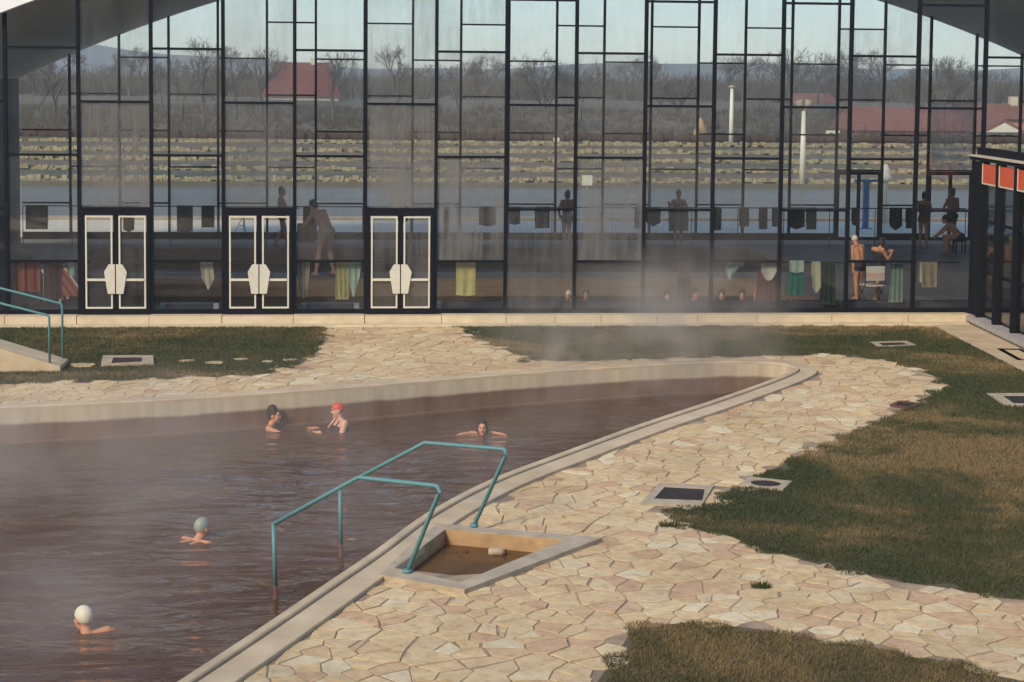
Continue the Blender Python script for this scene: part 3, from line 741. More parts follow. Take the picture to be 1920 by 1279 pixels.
# jar lying in the puddle
jar = empty('jar', (1.55, 19.50, -.12), R(-14)); tag(jar, 'small pale jar lying in the foot bath puddle', 'jar')
bm = bmesh.new(); tube(bm, [(-.10, 0, .03), (-.09, 0, .03), (.05, 0, .03), (.075, 0, .03)], [.035, .045, .045, .033], 12); obj('body', bm, 'cloth_khaki_dry', jar, True)
bm = bmesh.new(); tube(bm, [(.075, 0, .03), (.105, 0, .03)], [.035, .035], 12); obj('lid', bm, 'rust', jar, True)
for k, (x, y, a) in enumerate([(1.02, 19.6, .10), (1.2, 19.62, .07), (1.12, 19.45, .06), (1.85, 19.3, .05), (1.35, 18.8, .05)]):
    bm = bmesh.new(); pts = [(a*math.cos(t)*random.uniform(.5, 1.2), a*.5*math.sin(t)*random.uniform(.5, 1.2)) for t in [j*2*math.pi/8 for j in range(8)]]
    prism(bm, pts, -.117, -.108); o = obj('dead_leaf', bm, 'rust'); o.location = (x, y, 0); o.rotation_euler = (0, 0, k)
    tag(o, ['large dark leaf clump in the far corner of the foot bath', 'smaller dark leaf beside the far wall of the foot bath', 'dark leaf just below the two others in the foot bath', 'lone leaf right of the jar in the foot bath', 'lone leaf at the near edge of the foot bath puddle'][k], 'leaf', 'leaves in the foot bath')
def pool_rail(lbl, base, top, hor, low, wat):
    o = empty('pool_handrail', base); B = Vector(base); tag(o, lbl, 'handrail', 'handrails at the pool steps')
    pts = [B, Vector(top), Vector(hor), Vector(low), Vector((wat[0], wat[1], -.9))]
    main = rounded(pts, (1,), .10); main = [p-B for p in main[:-1]]
    bm = bmesh.new(); tube(bm, main, .024, 10); obj('rail', bm, 'teal_paint', o, True)
    lo = pts[3]-B; wt = pts[4]-B
    bm = bmesh.new(); tube(bm, [lo+Vector((0, 0, .012)), lo.lerp(wt, .55)], .024, 10); obj('post', bm, 'teal_paint', o, True)
    bm = bmesh.new(); tube(bm, [lo.lerp(wt, .55)+Vector((0, 0, .0)), wt], .026, 10); tag(obj('post', bm, 'rust', o, True), 'rusty foot of the post in the water')
    bm = bmesh.new(); tube(bm, [Vector((0, 0, -.02)), Vector((0, 0, .015))], .05, 12); obj('base_plate', bm, 'teal_paint', o, True)
pool_rail('teal tube handrail nearest the viewer at the pool steps', (0.50, 18.19, .08), (0.86, 18.3, .95), (-0.02, 18.76, .95), (-0.95, 19.23, .33), (-.91, 19.16))
pool_rail('teal tube handrail farther from the viewer, behind the foot bath', (1.32, 20.06, .08), (1.72, 20.12, .95), (0.76, 20.55, .95), (-0.24, 20.95, .33), (-.22, 20.86))
# left ramp with its two handrails
rp = bmesh.new()
for (x0, z0, x1, z1) in ((-5.30, .10, -9.6, 1.42),):
    P = [(x0, 31.45, z0), (x0, 32.28, z0), (x1, 32.28, z1), (x1, 31.45, z1)]
    t_ = [rp.verts.new(p) for p in P]; b_ = [rp.verts.new((p[0], p[1], -.04)) for p in P]
    rp.faces.new(t_); rp.faces.new(b_[::-1])
    for k in range(4): rp.faces.new((t_[k], b_[k], b_[(k+1) % 4], t_[(k+1) % 4]))
bmesh.ops.recalc_face_normals(rp, faces=rp.faces)
tag(obj('concrete_ramp', rp, 'concrete_pale'), 'pale concrete ramp wedge rising to the left beside the lawn', 'ramp')
for nm, (x, y, z0, zt) in (('teal ramp handrail ending at the shorter front post, left edge', (-5.49, 31.5, .12, 1.0)), ('teal ramp handrail ending at the taller rear post, left edge', (-5.38, 32.2, .1, 1.12))):
    o = empty('ramp_handrail', (x, y, z0)); tag(o, nm, 'handrail', 'handrails of the left ramp')
    bm = bmesh.new(); tube(bm, rounded([(0, 0, 0), (0, 0, zt-z0), (-4.2, 0, zt-z0+1.1)], (1,), .06), .021, 8); obj('rail', bm, 'teal_paint', o, True)
    for k in (1.9, 3.9):
        bm = bmesh.new(); tube(bm, [(-k, 0, k*.3-.05), (-k, 0, zt-z0+k*.262-.02)], .019, 8); obj('post', bm, 'teal_paint', o, True)
# manholes and covers
def manhole(lbl, outer, inner, mat='frame_concrete', round_=False, zt=.03):
    cx_ = sum(p[0] for p in outer)/len(outer); cy_ = sum(p[1] for p in outer)/len(outer)
    o = empty('manhole', (cx_, cy_, 0)); tag(o, lbl, 'manhole', 'manholes in the paving and lawn')
    O = [(p[0]-cx_, p[1]-cy_) for p in outer]; I = [(p[0]-cx_, p[1]-cy_) for p in inner]
    bm = bmesh.new(); es = []; 
    n = len(O)
    to = [bm.verts.new((*p, zt)) for p in O]; bo = [bm.verts.new((*p, -.04)) for p in O]; ti = [bm.verts.new((*p, zt)) for p in I]; bi = [bm.verts.new((*p, zt-.04)) for p in I]
    for k in range(n): bm.faces.new((to[k], bo[k], bo[(k+1) % n], to[(k+1) % n]))
    for k in range(len(I)): bm.faces.new((ti[k], ti[(k+1) % len(I)], bi[(k+1) % len(I)], bi[k]))
    es = [bm.edges.get((to[k], to[(k+1) % n])) for k in range(n)]+[bm.edges.get((ti[k], ti[(k+1) % len(I)])) for k in range(len(I))]
    bmesh.ops.triangle_fill(bm, use_beauty=True, edges=es, normal=(0, 0, 1)); bmesh.ops.recalc_face_normals(bm, faces=bm.faces)
    obj('frame', bm, mat, o)
    bm = bmesh.new(); prism(bm, [(p[0]*.985, p[1]*.985) for p in (I if sum(I[k][0]*I[(k+1) % len(I)][1]-I[(k+1) % len(I)][0]*I[k][1] for k in range(len(I))) > 0 else I[::-1])], -.03, zt-.012); obj('cover', bm, 'iron_plate', o)
def ell(cx_, cy_, a, b, rot, n=20): return [(cx_+a*math.cos(t)*math.cos(rot)-b*math.sin(t)*math.sin(rot), cy_+a*math.cos(t)*math.sin(rot)+b*math.sin(t)*math.cos(rot)) for t in [k*2*math.pi/n for k in range(n)]]
manhole('square iron manhole cover in pale frame where paving meets right lawn', [(3.45, 21.22), (3.88, 22.32), (4.56, 22.14), (4.2, 21.10)], [(3.66, 21.45), (3.92, 22.11), (4.41, 21.97), (4.25, 21.32)])
manhole('round iron manhole cover in square pale slab on right lawn edge', [(4.90, 22.15), (5.13, 22.62), (5.64, 22.33), (5.40, 21.86)], ell(5.27, 22.24, .20, .20, 0))
manhole('dark sunken manhole in the lawn close below the hall windows', [(10.22, 33.9), (10.25, 34.5), (11.04, 34.62), (11.06, 34.05)], [(10.36, 33.98), (10.38, 34.40), (10.92, 34.48), (10.94, 34.12)])
manhole('rectangular manhole with pale frame at the right edge of the picture', [(10.45, 27.55), (10.55, 28.65), (11.5, 28.62), (11.4, 27.4)], [(10.66, 27.72), (10.74, 28.45), (11.3, 28.42), (11.22, 27.60)])
manhole('manhole beside the side wing wall, at the far right', [(12.40, 32.1), (12.52, 33.55), (13.0, 33.5), (12.92, 32.0)], [(12.52, 32.2), (12.62, 33.38), (12.9, 33.36), (12.83, 32.1)])
manhole('small rusty grate in the paving near the right lawn', [(8.57, 27.66), (8.83, 28.02), (9.16, 27.78), (8.78, 27.32)], [(8.66, 27.66), (8.85, 27.92), (9.06, 27.77), (8.8, 27.46)], 'rust')
manhole('pale bracket shaped manhole frame in the left lawn', [(-4.66, 31.95), (-4.76, 32.9), (-3.84, 32.88), (-3.74, 32.1)], [(-4.48, 31.98), (-4.54, 32.70), (-4.02, 32.70), (-3.96, 32.14)], zt=.07)

# ================================================================== PEOPLE
def frame_of(d):
    d = d.normalized(); a = d.cross(Vector((0, 0, 1)) if abs(d.z) < .95 else Vector((1, 0, 0))).normalized(); return a, d.cross(a), d
def capsule(bm, p1, r1, p2, r2, n=10):
    p1, p2 = Vector(p1), Vector(p2); dv = p2-p1
    if dv.length < 1e-5: dv = Vector((0, 0, 1e-4))
    a, b, d = frame_of(dv); rings = []
    for (c, r, ths) in ((p1, r1, (-80, -55, -28, 0)), (p2, r2, (0, 28, 55, 80))):
        for th in ths:
            z, q = math.sin(R(th))*r, math.cos(R(th))*r
            rings.append([bm.verts.new(c+d*z+(a*math.cos(k*2*math.pi/n)+b*math.sin(k*2*math.pi/n))*q) for k in range(n)])
    for s, t in zip(rings, rings[1:]):
        for k in range(n): bm.faces.new((s[k], s[(k+1) % n], t[(k+1) % n], t[k]))
    bm.faces.new(rings[0][::-1]); bm.faces.new(rings[-1])
def ellipsoid(bm, c, rad, rot=None, n=14, m=10):
    c = Vector(c); rot = rot or Matrix.Identity(3); rings = []
    for i in range(1, m):
        th = math.pi*i/m
        rings.append([bm.verts.new(c+rot@Vector((rad[0]*math.sin(th)*math.cos(k*2*math.pi/n), rad[1]*math.sin(th)*math.sin(k*2*math.pi/n), rad[2]*math.cos(th)))) for k in range(n)])
    t = bm.verts.new(c+rot@Vector((0, 0, rad[2]))); b = bm.verts.new(c-rot@Vector((0, 0, rad[2])))
    for k in range(n):
        bm.faces.new((t, rings[0][k], rings[0][(k+1) % n])); bm.faces.new((b, rings[-1][(k+1) % n], rings[-1][k]))
    for s, q in zip(rings, rings[1:]):
        for k in range(n): bm.faces.new((s[k], q[k], q[(k+1) % n], s[(k+1) % n]))
def fuse(name, bm, voxel, mat, parent, it=3, cut=None):
    me = bpy.data.meshes.new(name+'_src'); bm.to_mesh(me); bm.free()
    t = bpy.data.objects.new('tmp_src', me); COL.objects.link(t)
    md = t.modifiers.new('r', 'REMESH'); md.mode = 'VOXEL'; md.voxel_size = voxel; md.use_smooth_shade = True
    sm = t.modifiers.new('s', 'SMOOTH'); sm.factor = .5; sm.iterations = it
    dg = bpy.context.evaluated_depsgraph_get(); out = bpy.data.meshes.new_from_object(t.evaluated_get(dg))
    bpy.data.objects.remove(t); bpy.data.meshes.remove(me)
    out.name = name; out.materials.clear()
    if cut:
        b2 = bmesh.new(); b2.from_mesh(out); bmesh.ops.delete(b2, geom=[v for v in b2.verts if cut(v.co)], context='VERTS'); b2.to_mesh(out); b2.free()
    return link(name, out, mat, parent, True)
STAND = dict(pelvis=(0, 0, .93), waist=(0, .01, 1.08), chest=(0, .0, 1.27), neck=(0, -.01, 1.43), head=(0, .03, 1.575),
             sl=(-.175, -.01, 1.385), el=(-.215, -.02, 1.10), wl=(-.23, .05, .86), sr=(.175, -.01, 1.385), er=(.215, -.02, 1.10), wr=(.23, .05, .86),
             hl=(-.085, 0, .90), kl=(-.095, .02, .49), al=(-.095, -.02, .08), hr=(.085, 0, .90), kr=(.095, .02, .49), ar=(.095, -.02, .08))
def person(lbl, loc_, heading, pose, skin='skin_warm', scale=1.0, hair=('hair', 'hair_dark'), face=(0, 1, -.05), suit=None, female=True, belly=0.0,
           voxel=.014, group=None, fat=1.0, hands='curl', legs=True):
    o = empty('person', loc_, heading); tag(o, lbl, 'person', group); o.scale = (scale,)*3
    J = dict(STAND); J.update(pose); J = {k: Vector(v) for k, v in J.items()}
    lat = (J['sr']-J['sl']).normalized(); up = (J['neck']-J['pelvis']).normalized(); fwd = up.cross(lat); hlat = (J['hr']-J['hl']).normalized()
    bm = bmesh.new(); f = fat
    def torso(b, g, full=True):
        capsule(b, J['hl']+hlat*.012, .108*f+g, J['hr']-hlat*.012, .108*f+g)
        capsule(b, J['pelvis']-hlat*.045, .108*f+g, J['waist']-lat*.045, .098*f+g); capsule(b, J['pelvis']+hlat*.045, .108*f+g, J['waist']+lat*.045, .098*f+g)
        capsule(b, J['waist']-lat*.045, .098*f+g, J['chest']-lat*.075, .105*f+g); capsule(b, J['waist']+lat*.045, .098*f+g, J['chest']+lat*.075, .105*f+g)
        for s in (-1, 1):
            ellipsoid(b, J['pelvis']+hlat*.065*s-fwd*.07-up*.03, (.088*f+g,)*3)
            if female: ellipsoid(b, J['chest']+lat*.075*s+fwd*.095-up*.01, (.072+g, .065+g, .07+g))
        if belly: ellipsoid(b, J['waist'].lerp(J['pelvis'], .4)+fwd*.06, (.12+belly*.4+g, .09+belly+g, .13+g))
    torso(bm, 0)
    capsule(bm, J['chest']-lat*.08, .10*f, J['neck']-lat*.06-up*.04, .062); capsule(bm, J['chest']+lat*.08, .10*f, J['neck']+lat*.06-up*.04, .062)
    capsule(bm, J['sl'], .058*f, J['neck']-up*.03, .055); capsule(bm, J['sr'], .058*f, J['neck']-up*.03, .055)
    fd = Vector(face).normalized(); hz = (Vector((0, 0, 1)) if abs(fd.z) < .9 else up); hx = fd.cross(hz).normalized(); hu = hx.cross(fd).normalized()
    HR = Matrix((hx, fd, hu)).transposed(); H = J['head']
    def hp(x, y, z): return H+HR@Vector((x, y, z))
    capsule(bm, J['neck']-up*.03, .056, hp(0, -.02, -.06), .050)
    ellipsoid(bm, hp(0, -.012, .02), (.074, .094, .098), HR); ellipsoid(bm, hp(0, .028, -.05), (.056, .06, .068), HR)
    capsule(bm, hp(0, .086, .012), .010, hp(0, .106, -.026), .0155)
    capsule(bm, hp(-.03, .078, .03), .016, hp(.03, .078, .03), .016); ellipsoid(bm, hp(0, .075, -.098), (.022, .02, .017), HR)
    for s in (-1, 1): ellipsoid(bm, hp(.076*s, -.012, -.008), (.014, .022, .032), HR); ellipsoid(bm, hp(.036*s, .062, -.03), (.026, .024, .024), HR)
    for s, (a, e, wj) in ((-1, ('sl', 'el', 'wl')), (1, ('sr', 'er', 'wr'))):
        capsule(bm, J[a], .050*f, J[e], .038*f); capsule(bm, J[e], .040*f, J[e].lerp(J[wj], .35), .040*f); capsule(bm, J[e].lerp(J[wj], .35), .040*f, J[wj], .027)
        hd = (J[wj]-J[e]).normalized(); sx = hd.cross(fwd if abs(hd.dot(fwd)) < .9 else up).normalized(); pal = hd.cross(sx).normalized()
        pc = J[wj]+hd*.055
        for q in (-.02, 0, .02): capsule(bm, J[wj]+sx*q*.7, .016, pc+sx*q*1.25+hd*.03, .015)
        for k, (q, L) in enumerate(((-.036, .058), (-.012, .072), (.012, .068), (.036, .052))):
            b0 = pc+hd*.03+sx*q; b1 = b0+(hd+sx*q*2.5+pal*.25).normalized()*L*.55; b2 = b1+(hd+pal*.6).normalized()*L*.5
            capsule(bm, b0, .0105, b1, .0098, 6); capsule(bm, b1, .0098, b2, .009, 6)
        t0 = J[wj]+hd*.03+sx*(-.03*s); t1 = t0+(hd*.7+sx*(-.7*s)+pal*.3).normalized()*.045
        capsule(bm, t0, .013, t1, .011, 6); capsule(bm, t1, .011, t1+(hd+pal*.3).normalized()*.03, .0098, 6)
    if legs:
        for (h_, k_, a_) in (('hl', 'kl', 'al'), ('hr', 'kr', 'ar')):
            capsule(bm, J[h_], .092*f, J[h_].lerp(J[k_], .5), .078*f); capsule(bm, J[h_].lerp(J[k_], .5), .078*f, J[k_], .056)
            cd = (J[a_]-J[k_]).normalized(); bk = -fwd
            capsule(bm, J[k_], .056, J[k_].lerp(J[a_], .3)+bk*.015, .058*f); capsule(bm, J[k_].lerp(J[a_], .3)+bk*.015, .058*f, J[a_], .038)
            tf = Vector((fwd.x, fwd.y, 0)); tf = tf.normalized() if tf.length > .2 else Vector((0, 1, 0))
            tf = Vector(pose['toe']) if 'toe' in pose else tf
            capsule(bm, J[a_]-tf*.035-Vector((0, 0, .042)), .032, J[a_]+tf*.10-Vector((0, 0, .048)), .030); capsule(bm, J[a_], .036, J[a_]+tf*.09-Vector((0, 0, .04)), .030)
            for k in range(5): capsule(bm, J[a_]+tf*.11-Vector((0, 0, .058))+hlat*(k-2)*.017, .011, J[a_]+tf*(.155-.006*abs(k-1))-Vector((0, 0, .062))+hlat*(k-2)*.018, .0105, 6)
    fuse('body', bm, voxel, skin, o, 2)
    # hair, cap
    hk, hm = hair
    bm = bmesh.new()
    if hk == 'cap':
        ellipsoid(bm, hp(0, -.014, .03), (.084, .104, .103), HR); hb = fuse('bathing_cap', bm, .012, hm, o, 1, cut=lambda c: (HR.transposed()@(c-H)).z < .012+.25*max(0, (HR.transposed()@(c-H)).y-.0)+(-.04 if (HR.transposed()@(c-H)).y < -.02 else 0))
        bm = bmesh.new(); ring = []
    else:
        ellipsoid(bm, hp(0, -.026, .036), (.084, .098, .098), HR)
        ellipsoid(bm, hp(0, -.06, -.02), (.072, .055, .075), HR)
        if hk == 'tall': ellipsoid(bm, hp(0, -.035, .105), (.072, .08, .075), HR)
        if hk == 'bun': ellipsoid(bm, hp(0, -.05, .135), (.045, .05, .05), HR); ellipsoid(bm, hp(-.06, -.02, .10), (.03, .04, .04), HR)
        if hk == 'bob':
            for s in (-1, 1): ellipsoid(bm, hp(.068*s, -.03, -.02), (.032, .055, .075), HR)
        for k in range(26):
            a_, b_ = random.uniform(-2.6, 2.6), random.uniform(.15, 1.2)
            ellipsoid(bm, hp(.08*math.sin(a_)*math.sin(b_), -.03-.092*math.cos(a_)*math.sin(b_)*(1 if abs(a_) < 1.9 else .6), .04+.095*math.cos(b_)), (.026, .026, .024), HR, 8, 6)
        fuse('hair', bm, .009, hm, o, 0)
    for s in (-1, 1):
        bm = bmesh.new(); ellipsoid(bm, hp(.031*s, .0835, .008), (.013, .008, .0065), HR, 8, 6); obj('eye', bm, 'eye_dark', o, True)
        bm = bmesh.new(); capsule(bm, hp(.018*s, .095, .030), .0035, hp(.046*s, .082, .031), .003, 6); obj('eyebrow', bm, 'hair_dark', o, True)
    bm = bmesh.new(); capsule(bm, hp(-.019, .089, -.062), .0055, hp(.019, .089, -.062), .0055, 6); obj('mouth', bm, 'lips', o, True)
    if suit:
        bm = bmesh.new(); torso(bm, .009)
        lim_top = J['chest']+up*(.07 if female else 0); lim_low = J['pelvis']-up*.06
        if not female: lim_top = J['pelvis']+up*.09
        for (h_, k_) in (('hl', 'kl'), ('hr', 'kr')): capsule(bm, J[h_], .101*f, J[h_].lerp(J[k_], .12 if female else .25), .097*f)
        fuse('swimsuit' if female else 'swim_trunks', bm, .016, suit, o, 2, cut=lambda c: (c-lim_top).dot(up) > 0)
        if female:
            for s in (-1, 1):
                bm = bmesh.new(); tube(bm, [J['chest']+lat*.075*s+fwd*.125+up*.05, J['neck']+lat*.085*s+fwd*.04-up*.01, J['neck']+lat*.08*s-fwd*.05-up*.03, J['chest']+lat*.06*s-fwd*.11+up*.02], .011, 6); obj('strap', bm, suit, o, True)
    return o
BATH = 'bathers in the outdoor pool'
# upright bathers: feet on the pool floor (-1.88)
def crouch(d, **kw):
    p = {k: (v[0], v[1], v[2]-d) for k, v in STAND.items() if k not in ('kl', 'kr', 'al', 'ar')}
    p['kl'] = (-.12, .30, .49-d*.35); p['kr'] = (.12, .30, .49-d*.35); p['al'] = (-.10, .0, .08); p['ar'] = (.10, .0, .08)
    p.update(kw); return p
person('dark haired bather with piled up hair, shoulder deep at the left of two chatting bathers', (-1.45, 28.72, -1.88), R(-98),
       crouch(-.02, wl=(-.16, .62, 1.37), el=(-.24, .30, 1.30), wr=(.20, .66, 1.36), er=(.26, .32, 1.30), head=(0, .05, 1.60)), 'skin_warm', 1.0, ('tall', 'hair_dark'), (.12, 1, -.02), 'suit_black', True, group=BATH, voxel=.012)
person('bather in a red bathing cap standing chest deep beside the far pool wall', (-.33, 28.62, -1.88), R(112),
       crouch(-.12, wl=(-.18, .36, 1.34), el=(-.30, .12, 1.27), wr=(.14, .40, 1.34), er=(.28, .14, 1.27), head=(0, .045, 1.70)), 'skin_pale', 1.0, ('cap', 'cap_red'), (.30, 1, -.12), 'suit_black', True, .05, group=BATH, voxel=.012, fat=1.12)
PRONE = dict(head=(0, .17, .155), neck=(0, .03, .01), chest=(0, -.16, -.07), waist=(0, -.36, -.12), pelvis=(0, -.52, -.16), sl=(-.18, -.0, -.005), sr=(.18, 0, -.005),
             el=(-.40, .14, -.01), wl=(-.60, .26, .0), er=(.40, .14, -.01), wr=(.60, .26, .0), hl=(-.085, -.55, -.17), hr=(.085, -.55, -.17), kl=(-.16, -.95, -.28), kr=(.16, -.95, -.28),
             al=(-.2, -1.36, -.24), ar=(.2, -1.36, -.24), toe=(0, -.8, -.3))
def prone(**kw):
    p = dict(PRONE); p.update(kw); return p
person('dark haired swimmer facing the viewer with arms spread on the water', (1.98, 28.25, -.545), R(176),
       prone(el=(-.32, .10, .030), wl=(-.46, .30, .0), er=(.32, .10, .030), wr=(.50, .26, .0), head=(0, .13, .15), sl=(-.18, 0, .02), sr=(.18, 0, .02)), 'skin_warm', 1.0, ('bob', 'hair_dark'), (.05, 1, .02), 'suit_navy', True, group=BATH, voxel=.012)
person('swimmer in a grey green cap seen from behind, left of the handrails', (-2.03, 21.75, -.60), R(-38),
       prone(sl=(-.18, .0, .06), sr=(.18, 0, .06), chest=(0, -.15, .0), waist=(0, -.36, -.055), pelvis=(0, -.52, -.11), el=(-.38, .12, -.03), er=(.36, .16, .02), wl=(-.5, .34, -.10), wr=(.42, .40, -.05), neck=(0, .03, .06), head=(0, .12, .215)), 'skin_warm', 1.05, ('cap', 'cap_grey'), (0.1, 1, .05), None, True, group=BATH, voxel=.012)
person('swimmer in a white bathing cap seen from behind near the lower left corner', (-2.80, 18.12, -.60), R(38),
       prone(sl=(-.17, -.02, .03), sr=(.18, -.05, .075), chest=(0, -.17, -.03), el=(-.33, .08, .0), er=(.34, -.10, .02), wl=(-.30, .32, -.06), wr=(.40, .12, -.10), neck=(0, .02, .05), head=(-.01, .07, .215)), 'skin_warm', 1.08, ('cap', 'cap_white'), (-.15, 1, .0), None, True, group=BATH, voxel=.012)
person('swimmer at the left edge with only one shoulder in the picture', (-4.0, 17.95, -.505), R(60),
       prone(sr=(.18, -.02, .05), er=(.36, -.02, .05)), 'skin_warm', 1.0, ('hair', 'hair_dark'), (0, 1, .05), 'suit_black', True, group=BATH, voxel=.016)
HALLG = 'people inside the glass hall'
person('bare legged person bending to the left between the indoor pools, holding dark clothes', (-.95, 45.95, .1), R(48),
       dict(pelvis=(0, -.06, .98), waist=(0, -.02, 1.13), chest=(0, .10, 1.30), neck=(0, .22, 1.43), head=(0, .34, 1.53), sl=(-.175, .18, 1.40), sr=(.175, .18, 1.40), el=(-.22, .33, 1.18), wl=(-.15, .50, 1.08), er=(.22, .33, 1.18), wr=(.15, .50, 1.08),
            hl=(-.09, -.05, .95), hr=(.09, -.05, .95), kl=(-.16, .02, .52), kr=(.16, .0, .52), al=(-.21, .05, .08), ar=(.22, -.08, .08)), 'skin_pale', 1.17, ('hair', 'hair_dark'), (0, 1, -.75), 'trunks_tan', False, .02, group=HALLG, fat=1.15)
person('standing person by the far glass behind the second door, facing right', (-2.42, 54.0, .1), R(-75),
       dict(el=(-.2, .12, 1.12), wl=(-.12, .40, 1.10), er=(.2, .12, 1.12), wr=(.12, .40, 1.10), kl=(-.09, .12, .5), al=(-.09, .18, .08), ar=(.09, -.22, .08)), 'skin_tan', 1.06, ('hair', 'hair_dark'), (0, 1, -.1), 'suit_black', False, group=HALLG, voxel=.016)
person('standing bather in the middle of the hall by the far towel rail', (6.35, 53.85, .1), R(15),
       dict(el=(-.25, .08, 1.12), wl=(-.15, .25, .95), kr=(.1, .1, .5)), 'skin_tan', 1.02, ('hair', 'hair_dark'), (-.2, 1, -.05), 'suit_navy', False, group=HALLG, voxel=.016)
person('dark figure with bunched hair leaning behind the far towel rail', (9.95, 54.55, .1), R(170),
       dict(el=(-.30, .15, 1.15), wl=(-.12, .30, 1.2), er=(.30, .15, 1.15), wr=(.30, .32, 1.3)), 'skin_tan', 1.0, ('bun', 'hair_dark'), (0, 1, -.35), 'suit_black', True, group=HALLG, voxel=.018)
person('stooped bather in a pale cap and black trunks beside the striped chair', (11.80, 40.75, .1), R(28),
       dict(chest=(0, .06, 1.26), neck=(0, .10, 1.41), head=(0, .19, 1.53), sl=(-.17, .08, 1.37), sr=(.17, .08, 1.37), el=(-.20, .04, 1.08), wl=(-.20, .02, .84), er=(.20, .04, 1.08), wr=(.20, .02, .84), kr=(.1, .08, .49), ar=(.12, .12, .08)), 'skin_warm', .92, ('cap', 'cap_white'), (.35, 1, -.5), 'suit_black', False, .03, group=HALLG)
person('dark haired bather in black swimsuit examining something in raised hands', (12.24, 40.7, .1), R(-62),
       dict(chest=(0, .02, 1.26), neck=(0, .05, 1.42), head=(0, .13, 1.55), el=(-.22, .16, 1.12), wl=(-.10, .42, 1.27), er=(.22, .16, 1.12), wr=(.08, .42, 1.27), kl=(-.09, .12, .49), al=(-.10, .10, .08), ar=(.1, -.18, .08)), 'skin_warm', .87, ('bob', 'hair_dark'), (0, 1, -.35), 'suit_black', True, .02, group=HALLG, fat=1.1)
person('tall dark figure standing with its back turned before the far door', (18.62, 54.1, .1), R(20),
       dict(el=(-.27, .05, 1.12), wl=(-.12, .22, 1.05), er=(.27, .05, 1.12), wr=(.12, .22, 1.05)), 'skin_tan', 1.08, ('hair', 'hair_dark'), (0, 1, -.1), 'suit_black', False, group=HALLG, voxel=.018)
person('slim figure wrapped in brown standing left of the far door', (17.55, 53.6, .1), R(-40), dict(el=(-.2, .1, 1.12), wl=(-.1, .25, 1.1), er=(.2, .1, 1.12), wr=(.1, .25, 1.1)), 'skin_tan', 1.03, ('hair', 'hair_dark'), (0, 1, -.1), 'robe_brown', True, group=HALLG, voxel=.018)
person('crouching bather sitting on a low stool at the right of the hall', (18.05, 52.0, .1), R(80),
       dict(pelvis=(0, -.10, .50), waist=(0, -.02, .63), chest=(0, .14, .78), neck=(0, .27, .90), head=(0, .36, 1.02), sl=(-.175, .22, .87), sr=(.175, .22, .87), el=(-.24, .42, .66), wl=(-.10, .60, .52), er=(.24, .42, .66), wr=(.10, .60, .52),
            hl=(-.1, -.08, .48), hr=(.1, -.08, .48), kl=(-.16, .34, .50), kr=(.16, .34, .50), al=(-.14, .30, .08), ar=(.14, .30, .08)), 'skin_warm', 1.0, ('hair', 'hair_dark'), (0, 1, -.35), 'suit_black', False, group=HALLG, voxel=.016)
st = empty('stool', (18.15, 52.0, .1)); tag(st, 'low dark stool under the crouching bather', 'stool')
bobj('seat', 'steel_dark', (-.17, .17, -.17, .17, .36, .395), st)
for a in (-1, 1):
    for b in (-1, 1): bobj('leg', 'steel_dark', (a*.14-.015, a*.14+.015, b*.14-.015, b*.14+.015, 0, .36), st)
heads = [(5.29, 'cap', 'cap_white', 'bather in a cream cap'), (5.72, 'hair', 'hair_dark', 'dark haired bather'), (7.78, 'hair', 'hair_dark', 'bather'), (8.54, 'tall', 'hair_dark', 'bather with high dark hair'), (9.23, 'bun', 'hair_dark', 'bather with a bun'), (9.72, 'hair', 'hair_dark', 'bather'), (10.14, 'cap', 'cap_red', 'bather in a red cap')]
for i, (x, k, m_, t_) in enumerate(heads):
    person('%s neck deep in the indoor pool, %s head from left' % (t_, ordn(i)), (x, 44.3-.12*(i % 3), -1.3), R(150+17*(i % 4)), crouch(.50-.02*(i % 2), wl=(-.2, .3, .75), wr=(.2, .3, .75), el=(-.3, .1, .7), er=(.3, .1, .7)), 'skin_warm' if i % 2 else 'skin_pale', 1.0, (k, m_), (0, 1, -.05), 'suit_black', True, group='heads in the indoor pool', voxel=.018)

# ================================================================== TOWELS, RAILS, FURNITURE IN THE HALL
def towel(name, lbl, cat, x0, x1, y, zt, zb, mat, back=.5, folds=3, taper=0.0, seed=0, slant=0.0, grp=None, round_=0.0, bot=0.0):
    rnd = random.Random(seed); wdt = x1-x0; H = zt-zb; nu, nv = 18, 14
    bm = bmesh.new(); grid = []
    ph = rnd.uniform(0, 6); 
    for j in range(-6, nv+1):
        row = []
        for i in range(nu+1):
            u = i/nu; s = u-.5
            if j >= 0:
                t = j/nv; drop = H*t*(1-bot*abs(s)*2*(.5+.5*math.sin(ph))-round_*(2*s)**2*.55)
                off = -.016-(.012+.028*t)*(1+math.sin(u*folds*2*math.pi+ph+.6*math.sin(3*t+ph)))*.5
                xx = x0+wdt*.5+wdt*s*(1-taper*(1-t) if taper > 0 else 1+taper*t)+slant*t*wdt
                row.append(bm.verts.new((xx, off, -drop)))
            else:
                t = -j/6; drop = H*back*t; off = .016+.012*t*(1+math.sin(u*folds*2*math.pi+ph+1))*.5
                row.append(bm.verts.new((x0+wdt*.5+wdt*s*(1-max(taper, 0)), off, -drop)))
        grid.append(row)
    # lift over the bar
    for i in range(nu+1): grid[6][i].co.z += .012
    for a, b in zip(grid, grid[1:]):
        for i in range(nu): bm.faces.new((a[i], a[i+1], b[i+1], b[i]))
    bmesh.ops.solidify(bm, geom=bm.faces[:], thickness=.006)
    ox = (x0+x1)/2
    for v in bm.verts: v.co.x -= ox
    o = obj(name, bm, mat, None, True); o.location = (ox, y, zt); tag(o, lbl, cat, grp); return o
cloth('towel_cream', (.56, .53, .40)); cloth('towel_yellow', (.70, .62, .28)); cloth('towel_olive', (.44, .42, .20)); cloth('towel_mint', (.42, .56, .47))
